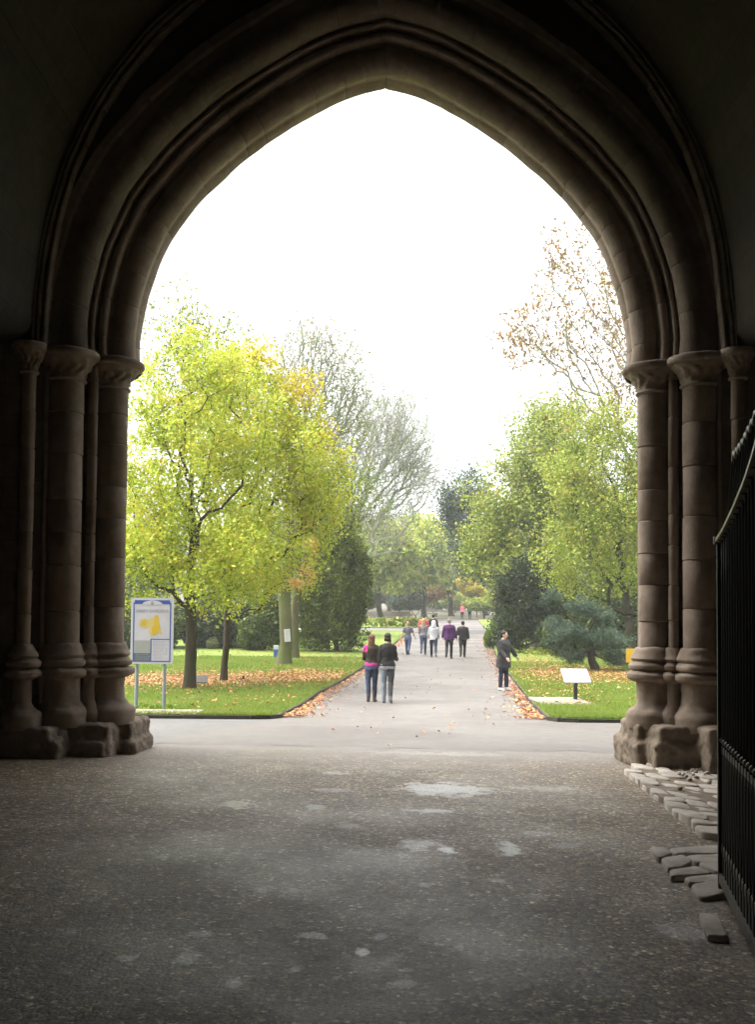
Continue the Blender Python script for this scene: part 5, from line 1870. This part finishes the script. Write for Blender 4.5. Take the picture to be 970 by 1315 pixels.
    if hairstyle == 'short':
        mb.sphere(hp(0, -0.016, 0.036), (0.083, 0.096, 0.094), 3, rot=RT)
        mb.sphere(hp(0, -0.05, -0.01), (0.07, 0.055, 0.07), 3, rot=RT)
    elif hairstyle == 'long':
        mb.sphere(hp(0, -0.014, 0.036), (0.088, 0.10, 0.096), 3, rot=RT)
        mb.tube([hp(0, -0.05, 0.04), hp(0, -0.075, -0.06), hp(0, -0.085, -0.15), hp(0, -0.10, -0.24), hp(0.01, -0.105, -0.30)], [(0.085, .05), (0.092, .048), (0.09, .045), (0.075, .036), (0.03, .018)], 14, up=(1, 0, 0))
    elif hairstyle == 'up':
        mb.sphere(hp(0, -0.014, 0.036), (0.086, 0.10, 0.096), 3, rot=RT)
        mb.sphere(hp(0.0, -0.075, -0.03), (0.062, 0.05, 0.055), 2, rot=RT)
        mb.tube([hp(0.05, -0.045, 0.0), hp(0.068, -0.04, -0.07), hp(0.07, -0.03, -0.13)], [0.03, 0.026, 0.01], 8)
        mb.tube([hp(-0.05, -0.045, 0.0), hp(-0.068, -0.04, -0.05), hp(-0.068, -0.03, -0.09)], [0.03, 0.024, 0.01], 8)
    if hairstyle != 'none':
        fin(mb, 'hair', CM[hair], wr=0.009, wf=30, vox=voxel * 0.9)
    if hood:
        mb = MB()
        mb.sphere(hp(0, -0.02, 0.03), (0.105, 0.115, 0.12), 3)
        mb.tube([hp(0, -0.04, -0.02), Vector((0, -0.05, 1.45 + dz)), Vector((0, -0.03, 1.40 + dz))], [(0.10, .10), (0.13, .09), (0.14, .08)], 14, up=(1, 0, 0))
        m2 = remesh(mb, voxel, 3)
        ctr = hp(0, 0.14, -0.01)
        for v in m2.bm.verts:       # face opening
            d = v.co - hp(0, 0.09, -0.01)
            if v.co.y > hc.y + 0.03 and abs(d.x) < 0.07 and abs(d.z) < 0.09: v.co.y = hc.y + 0.03
        fin(m2, 'hood', CM[hood], rem=False, wr=0.006)
    for fn in extra: fn(pose, fin)
    return root


WALK_A = ((0.40, 0.10), (-0.36, 0.42))
WALK_B = ((-0.36, 0.42), (0.40, 0.10))
STEP_A = ((0.22, 0.06), (-0.22, 0.55))
STEP_B = ((-0.22, 0.55), (0.22, 0.06))


def hem_band(mat, z0, z1, inf):
    def f(pose, fin):
        mb = MB(); torso(mb, pose, inf, z0, z1)
        fin(mb, 'top_hem', CM[mat], wr=0.004)
    return f
def scarf_hood(mat):
    def f(pose, fin):
        mb = MB()
        mb.tube([Vector((-.11, -.05, 1.43 + pose.dz)), Vector((0, -.10, 1.40 + pose.dz)), Vector((.11, -.05, 1.43 + pose.dz))], [.035, .05, .035], 10)
        fin(mb, 'hood', CM[mat], wr=0.006)
    return f
def side_bag(sx, mat):
    def f(pose, fin):
        mb = MB()
        mb.box((sx, 0.02, 0.93 + pose.dz), (0.09, 0.16, 0.24), Matrix.Rotation(0.15, 3, 'X'), 0.03)
        fin(mb, 'bag', CM[mat], wr=0.004)
    return f
def long_hair_front(): pass

HD = math.radians(-4.7)          # the path's heading
def place(px, row): return G(px, row)

p1 = place(477, 901.5)
person('person in dark jacket with magenta shoulder and pink hem, walking away in brown boots', p1, 1.66, HD - .05,
       Pose(True, ((0.10, 0.10), (0.02, 0.02)), ((0.16, 0.35, 1.0), (0.10, -0.02, 0.15)), stout=1.03), 'brown_black', ('jeans', 'dark_jeans'), 'boot', 'hair_brown', 'long', hem=0.98, extra=[hem_band('magenta', 0.90, 1.0, 0.020)], voxel=0.009, sleeve_mat='magenta', legw=0.95)
p2 = place(497.5, 903)
person('person in black cardigan and grey blue jeans, dark pinned up hair, walking away', p2, 1.69, HD + .05,
       Pose(True, ((0.06, 0.02), (-0.20, 0.26)), ((0.10, 0.05, 0.2), (0.14, 0.25, 1.1)), stout=1.08), 'black', ('grey_jeans', 'charcoal'), 'shoe_grey', 'hair_dark', 'up', hem=0.90, extra=[hem_band('grey', 0.84, 0.95, 0.018)], voxel=0.009, legw=0.95)
p3 = place(647, 887)
person('person in long black coat and white trainers at the lawn edge, one arm out', p3, 1.76, math.radians(-128),
       Pose(False, ((0.08, 0.02), (-0.06, 0.03)), ((0.62, 0.28, 0.12), (0.12, 0.25, 0.55)), stout=1.28), 'charcoal', 'dark_jeans', 'shoe_white', 'hair_dark', 'short', hem=0.66, coat=True, topinf=0.03, voxel=0.009, head_turn=0.25)
GRP = 'people walking up the path in a group'
grp = [
    (524, 841.5, 1.62, 'person in a slate tee shirt and jeans with arms held out, walking up the path', Pose(True, WALK_A, ((0.42, -0.15, 0.15), (0.40, 0.2, 0.2)), stout=1.02), 'slate', 'jeans', 'shoe_black', 'hair_fair', dict(hairstyle='short', long_sleeve=False, hem=0.92, topinf=0.014)),
    (544, 841, 1.70, 'person with long fair hair, grey top and blue jeans, walking up the path', Pose(True, STEP_B, ((0.10, 0.3, 0.8), (0.10, 0.1, 0.4)), stout=1.1), 'grey', 'jeans', 'shoe_grey', 'hair_fair', dict(hairstyle='long', hem=0.92)),
    (557, 844.5, 1.72, 'person in a white hooded top with the hood up and dark jeans', Pose(False, WALK_A, ((0.12, 0.3, 0.6), (0.16, 0.2, 0.5)), stout=1.02), 'white', 'dark_jeans', 'shoe_grey', 'hair_dark', dict(hairstyle='none', hem=0.84, hood='white')),
    (577, 846, 1.80, 'person in a loose purple fleece and dark trousers, walking up the path', Pose(False, STEP_B, ((0.22, 0.2, 0.35), (0.20, 0.1, 0.4)), stout=1.18), 'purple', 'black', 'shoe_black', 'hair_grey', dict(hairstyle='short', hem=0.80, topinf=0.035)),
    (594.5, 844.5, 1.72, 'person in a black jacket carrying a pale bag on the hip, walking up the path', Pose(False, WALK_B, ((0.18, 0.1, 0.3), (0.18, 0.2, 0.4)), stout=1.12), 'black', 'black', 'shoe_black', 'hair_dark', dict(hairstyle='short', hem=0.86, topinf=0.032, extra=[side_bag(-0.2, 'bag')])),
    (544.5, 829, 1.72, 'person in a red jacket mostly hidden behind the fair haired walker', Pose(False, STEP_A, ((0.25, 0.1, 0.4), (0.25, 0.1, 0.4)), stout=1.05), 'red', 'dark_jeans', 'shoe_black', 'hair_dark', dict(hairstyle='short', hem=0.86)),
    (556.5, 829, 1.74, 'person in a black jacket mostly hidden behind the white hooded walker', Pose(False, STEP_B, ((0.2, 0.1, 0.3), (0.2, 0.1, 0.3)), stout=1.05), 'black', 'dark_jeans', 'shoe_black', 'hair_dark', dict(hairstyle='short', hem=0.86))]
for k, (px, row, h, lab, po, top, bot, sh, hr, kw) in enumerate(grp):
    person(lab, place(px, row), h, HD + (k % 3 - 1) * 0.08, po, top, bot, sh, hr, group=GRP, voxel=0.012, **kw)
G2 = 'distant walkers at the end of the path'
person('small distant person in a pink top and black trousers far up the path', GX(594, 104), 1.62, HD, Pose(True, STEP_A, stout=1.05), 'pink', 'black', 'shoe_black', 'hair_fair', 'short', group=G2, voxel=0.016)
person('small distant person in a green top far up the path', GX(603.5, 105), 1.66, HD, Pose(False, STEP_B, stout=1.0), 'green', 'black', 'shoe_black', 'hair_grey', 'short', group=G2, voxel=0.016)
# ------------------------------------------------------------------ signs and small things
FM = {k: simple_mat(n, c, r, 0.06, 5) for k, n, c, r in [('white', 'white_sign_enamel', (0.42, 0.425, 0.43), 0.4), ('blue', 'blue_sign_print', (0.035, 0.075, 0.26), 0.4), ('navy', 'navy_sign_print', (0.04, 0.05, 0.12), 0.4),
      ('yellow', 'yellow_map_print', (0.46, 0.32, 0.012), 0.5), ('paleyellow', 'pale_yellow_map_print', (0.46, 0.37, 0.13), 0.5), ('steel', 'galvanised_steel', (0.2, 0.235, 0.25), 0.4), ('sage', 'pale_sage_print', (0.28, 0.30, 0.25), 0.5),
      ('slate', 'slate_grey_print', (0.06, 0.085, 0.115), 0.5), ('ink', 'grey_lettering', (0.22, 0.22, 0.25), 0.6), ('darkmetal', 'dark_painted_steel', (0.03, 0.03, 0.035), 0.4), ('signyellow', 'yellow_sign_enamel', (0.5, 0.28, 0.006), 0.4),
      ('bench', 'weathered_timber', (0.2, 0.18, 0.15), 0.8), ('bronze', 'dark_bronze_plaque', (0.035, 0.03, 0.025), 0.4)]}


def text(parent, body, loc, size, mat, rot, name='lettering', align='CENTER'):
    cu = bpy.data.curves.new('text', 'FONT')
    cu.body = body; cu.size = size; cu.align_x = align; cu.align_y = 'CENTER'; cu.extrude = 0.0008
    o = bpy.data.objects.new('text', cu); COL.objects.link(o)
    dg = bpy.context.evaluated_depsgraph_get(); dg.update()
    me = bpy.data.meshes.new_from_object(o.evaluated_get(dg))
    bpy.data.objects.remove(o)
    me.materials.clear(); me.materials.append(mat)
    t = link(name, me, parent)
    t.location = loc; t.rotation_euler = rot
    return t


# information board
Yb = G(212, 918).y
o0 = P(195.5, 852.5, Yb); gb = GX(195.5, Yb)
board = tag(empty('information_board', (gb.x, Yb, gb.z + LIFT)), 'white and blue information board with a yellow map on two steel posts', 'sign')
sc = Yb / F
W_, H_ = 54.5 * sc, 84.5 * sc
zb = o0.z - board.location.z
FR = (R(90), 0, 0)
def bbox(name, x0, x1, z0, z1, y, th, mat, par=board, bev=0.0):
    """x, z as fractions of the board."""
    mb = MB(); mb.box((((x0 + x1) / 2 - .5) * W_, y, zb + (z0 + z1) / 2 * H_), ((x1 - x0) * W_, th, (z1 - z0) * H_), None, bev)
    return mb.build(name, mat, par)
def rrect(w, h, r, n=6):
    pts = []
    for cx, cz, a0 in ((w / 2 - r, h - r, 0), (-w / 2 + r, h - r, 90), (-w / 2 + r, r, 180), (w / 2 - r, r, 270)):
        for k in range(n + 1):
            a = R(a0 + 90 * k / n); pts.append(Vector((cx + r * math.cos(a), 0, cz + r * math.sin(a))))
    return pts
mb = MB(); mb.prism([p + Vector((0, -0.02, zb)) for p in rrect(W_, H_, 0.045)], (0, 0.04, 0)); pan = mb.build('panel', FM['white'], board)
bx0, bx1 = 0.055, 0.945
for nm, a in (('border', (bx0, bx0 + .028, .05, .93)), ('border', (bx1 - .028, bx1, .05, .93)), ('border', (bx0, bx1, .03, .048)), ('border', (0.47, bx1 - .03, .365, .38)), ('border', (0.47, 0.495, .05, .364))):
    bbox(nm, *a, -0.0215, 0.003, FM['blue'])
# blue head band with a white half disc
bbox('head_band', bx0 + .03, bx1 - .03, .905, .965, -0.0215, 0.003, FM['blue'])
mb = MB()
pts = []
for k in range(25):
    a = math.pi * k / 24
    pts.append(Vector((0.24 * W_ * math.cos(a), -0.0232, zb + 0.895 * H_ + 0.066 * H_ * math.sin(a))))
mb.prism(pts, (0, -0.002, 0)); mb.build('head_disc', FM['white'], board)
# small crest: shield with crown
mb = MB()
cz = zb + 0.912 * H_
mb.prism([Vector((x * W_, -0.0255, cz + z * H_)) for x, z in ((-.035, .018), (.035, .018), (.035, -.004), (.018, -.018), (0, -.025), (-.018, -.018), (-.035, -.004))], (0, -0.001, 0))
mb.prism([Vector((x * W_, -0.0255, cz + z * H_)) for x, z in ((-.025, .022), (-.03, .036), (-.012, .028), (0, .04), (.012, .028), (.03, .036), (.025, .022))], (0, -0.001, 0))
mb.build('crest', FM['ink'], board)
text(board, 'ABBEY GARDENS', (0, -0.0225, zb + 0.80 * H_), 0.085, FM['ink'], FR)
# map
def mapshape(name, pts, mat, off=0.0):
    mb = MB(); mb.prism([Vector(((x - .5) * W_, -0.0215 - off, zb + z * H_)) for x, z in pts], (0, -0.0015, 0)); mb.build(name, mat, board)
mapshape('map', [(.20, .58), (.22, .67), (.32, .69), (.42, .66), (.45, .69), (.54, .70), (.57, .745), (.65, .74), (.67, .62), (.70, .55), (.74, .46), (.71, .44), (.67, .48), (.62, .45), (.56, .425), (.46, .43), (.43, .47), (.44, .56), (.36, .53), (.27, .55)], FM['paleyellow'])
mapshape('map_area', [(.55, .68), (.565, .738), (.64, .735), (.66, .62), (.69, .55), (.66, .49), (.60, .455), (.53, .435), (.50, .48), (.50, .55), (.55, .60)], FM['yellow'], 0.002)
mapshape('map_area', [(.25, .60), (.27, .655), (.36, .66), (.37, .59), (.31, .57)], FM['yellow'], 0.002)
bbox('notice_panel', .085, .465, .165, .355, -0.0215, 0.003, FM['sage'])
bbox('notice_panel', .085, .465, .035, .163, -0.0225, 0.003, FM['slate'])
# unreadable rows of small print as short bars of ink
rng = random.Random(2)
mb = MB()
for z in np.linspace(.32, .19, 8):
    x = .12
    while x < .42:
        w = rng.uniform(.02, .06); mb.box(((x + w / 2 - .5) * W_, -0.0235, zb + z * H_), (w * W_, 0.001, 0.005 * H_)); x += w + .015
for z in np.linspace(.34, .08, 13):
    x = .54
    end = rng.uniform(.70, .80)
    while x < end:
        w = rng.uniform(.02, .06); mb.box(((x + w / 2 - .5) * W_, -0.0215, zb + z * H_), (w * W_, 0.001, 0.004 * H_)); x += w + .015
    if rng.random() < .5: mb.box((.85 * W_ - .5 * W_, -0.0215, zb + z * H_), (.03 * W_, 0.001, 0.008 * H_))
mb.build('small_print', FM['ink'], board)
mb = MB()
for z in np.linspace(.145, .06, 4):
    x = .12
    while x < .43:
        w = rng.uniform(.03, .07); mb.box(((x + w / 2 - .5) * W_, -0.0245, zb + z * H_), (w * W_, 0.001, 0.008 * H_)); x += w + .015
mb.build('small_print', FM['sage'], board)
for fx in (-0.36, 0.295):
    mb = MB(); mb.tube([Vector((fx * W_, 0.045, -0.3)), Vector((fx * W_, 0.045, zb + H_ * .9))], 0.037, 16); mb.build('post', FM['steel'], board, sharp=50)
    for z in (.2, .8):
        mb = MB(); mb.box((fx * W_, 0.05, zb + z * H_), (0.12, 0.07, 0.04), None, 0.004); mb.build('bracket', FM['steel'], board)

# lectern
Yl = G(740, 905).y
gl = GX(740, Yl)
lect = tag(empty('lectern', (gl.x, Yl, gl.z + LIFT)), 'white tilted information lectern on a single dark post', 'lectern')
lect.rotation_euler = (0, 0, R(6))
sl_ = Yl / F
zc = P(740, 868, Yl).z - lect.location.z
tilt = Matrix.Rotation(R(38), 3, 'X')
mb = MB(); mb.box((0, 0, zc), (0.66, 0.50, 0.035), tilt, 0.006); mb.build('panel', FM['white'], lect)
off = tilt @ Vector((0, 0, 0.0205))
mb = MB()
for x in (-.325, .325): mb.box(Vector((x, 0, zc)) + tilt @ Vector((0, 0, .019)), (0.012, 0.49, 0.004), tilt)
mb.build('frame', FM['steel'], lect)
mb = MB(); mb.box(Vector((0.08, 0, zc)) + tilt @ Vector((0, 0.04, .0195)), (0.2, 0.13, 0.003), tilt); mb.build('picture', FM['sage'], lect)
mb = MB()
for k, z in enumerate((.17, .14, -.06, -.09, -.12, -.15)):
    mb.box(Vector((-.1 if k > 1 else 0, 0, zc)) + tilt @ Vector((0, z, .0195)), (0.3 if k > 1 else .45, 0.008, 0.002), tilt)
for z in (.08, .05, .02, -.01): mb.box(Vector((-.18, 0, zc)) + tilt @ Vector((0, z, .0195)), (0.16, 0.006, 0.002), tilt)
mb.build('small_print', FM['ink'], lect)
mb = MB(); mb.box((0, 0.02, zc / 2 - 0.08), (0.085, 0.085, zc + 0.1), None, 0.006); mb.build('post', FM['darkmetal'], lect)
mb = MB(); mb.box((0, 0.02, zc - 0.06), (0.2, 0.2, 0.03), tilt, 0.004); mb.build('bracket', FM['darkmetal'], lect)

# notice fixed on the mossy trunk
gt = P(369, 816, Y3 - 0.31)
n1 = tag(empty('notice', gt), 'white paper notice fixed to the mossy tree trunk', 'notice')
mb = MB(); mb.box((0, 0, 0), (0.24, 0.015, 0.50), Matrix.Rotation(R(-5), 3, 'Y'), 0.003); mb.build('board', FM['white'], n1)
mb = MB()
for k in range(6): mb.box((0.005 * k * 0 + 0.0, -0.0095, 0.16 - 0.06 * k), (0.15 - 0.02 * (k % 3), 0.002, 0.012), Matrix.Rotation(R(-5), 3, 'Y'))
mb.build('small_print', FM['ink'], n1)
mb = MB(); mb.box((0.0, 0.06, 0), (0.06, 0.13, 0.06), None, 0.003); mb.build('bracket', FM['darkmetal'], n1)
g = GX(355, Y3 + 3.5)
n2 = tag(empty('marker', g), 'small white topped blue marker post in the shade behind the mossy trunk', 'marker post')
mb = MB(); mb.box((0, 0, 0.22), (0.2, 0.06, 0.5), None, 0.01); mb.build('post', FM['blue'], n2)
mb = MB(); mb.box((0, -0.005, 0.55), (0.22, 0.07, 0.18), None, 0.02); mb.build('cap', FM['white'], n2)

# dark plaque lectern between the two trunks
gp = G(256, 884)
pq = tag(empty('plaque', (gp.x, gp.y, gp.z + LIFT)), 'small dark tilted plaque on a short stake between the two yellow trees', 'plaque')
mb = MB(); mb.box((0.06, 0, 0.20), (0.34, 0.28, 0.03), Matrix.Rotation(R(48), 3, 'X') , 0.005); mb.build('plate', FM['bronze'], pq)
mb = MB(); mb.tube([Vector((0.06, 0.02, -.1)), Vector((0.06, 0.02, 0.2))], 0.018, 8); mb.build('stake', FM['bronze'], pq)
gp = G(312, 884)
st = tag(empty('marker', (gp.x, gp.y, gp.z + LIFT)), 'thin brown plant marker stake in the leaf litter', 'marker post')
mb = MB(); mb.tube([Vector((0, 0, -.1)), Vector((0.01, 0, 0.26))], 0.016, 8); mb.build('stake', FM['bench'], st)
mb = MB(); mb.box((0.01, -0.012, 0.25), (0.07, 0.012, 0.09), None, 0.004); mb.build('tag', FM['bronze'], st)

# yellow sign by the right column
gy_ = GX(812, 33)
c = P(811, 842, 33)
ys = tag(empty('warning_sign', (gy_.x, 33, gy_.z + LIFT)), 'square yellow sign on a post beside the right column base', 'sign')
h0 = c.z - ys.location.z
mb = MB(); mb.box((0.02, 0, h0), (0.42, 0.02, 0.46), None, 0.006); mb.build('panel', FM['signyellow'], ys)
mb = MB(); mb.tube([Vector((0.05, 0.035, -.2)), Vector((0.05, 0.035, h0 + 0.2))], 0.025, 10); mb.build('post', FM['darkmetal'], ys)

# far bench and low bed wall
g = GX(551, 112)
be = tag(empty('park_bench', g), 'low grey park bench at the far end of the path', 'bench')
be.rotation_euler = (0, 0, R(20))
mb = MB(); mb.box((0, 0, .45), (2.0, .5, .09), None, .01); mb.build('seat', FM['bench'], be)
mb = MB(); mb.box((0, .26, .8), (2.0, .07, .4), Matrix.Rotation(R(-10), 3, 'X'), .01); mb.build('backrest', FM['bench'], be)
for x in (-.85, .85):
    mb = MB(); mb.box((x, 0, .22), (.12, .46, .44), None, .01); mb.build('leg', FM['darkmetal'], be)
g = GX(487, 106)
wl_ = MB()
rng = random.Random(1)
for i in range(14):
    for j in range(3):
        wl_.box((g.x - 3.4 + i * .5 + (.25 if j % 2 else 0), g.y, g.z + .13 + j * .26), (.485, .4 + rng.uniform(-.02, .02), .245), None, .015)
tag(wl_.build('low_wall', M['slabs'], sharp=40), 'low pinkish stone wall of the far flower bed', 'wall')
# ------------------------------------------------------------------ haze volume added to imitate lens veil
t = NT('veil_haze')
vp = t.node('ShaderNodeVolumePrincipled')
vp.inputs['Color'].default_value = (0.92, 0.94, 0.96, 1)
vp.inputs['Density'].default_value = 0.0008
vp.inputs['Anisotropy'].default_value = 0.3
t.lk(vp.outputs[0], t.out.inputs['Volume'])
mb = MB()
mb.box((0, 170, 12), (560, 470, 50))
hz_ = mb.build('haze', t.m)
tag(hz_, 'added thin haze standing in for lens veil over the far trees', kind='stuff')
SC.cycles.volume_bounces = 1
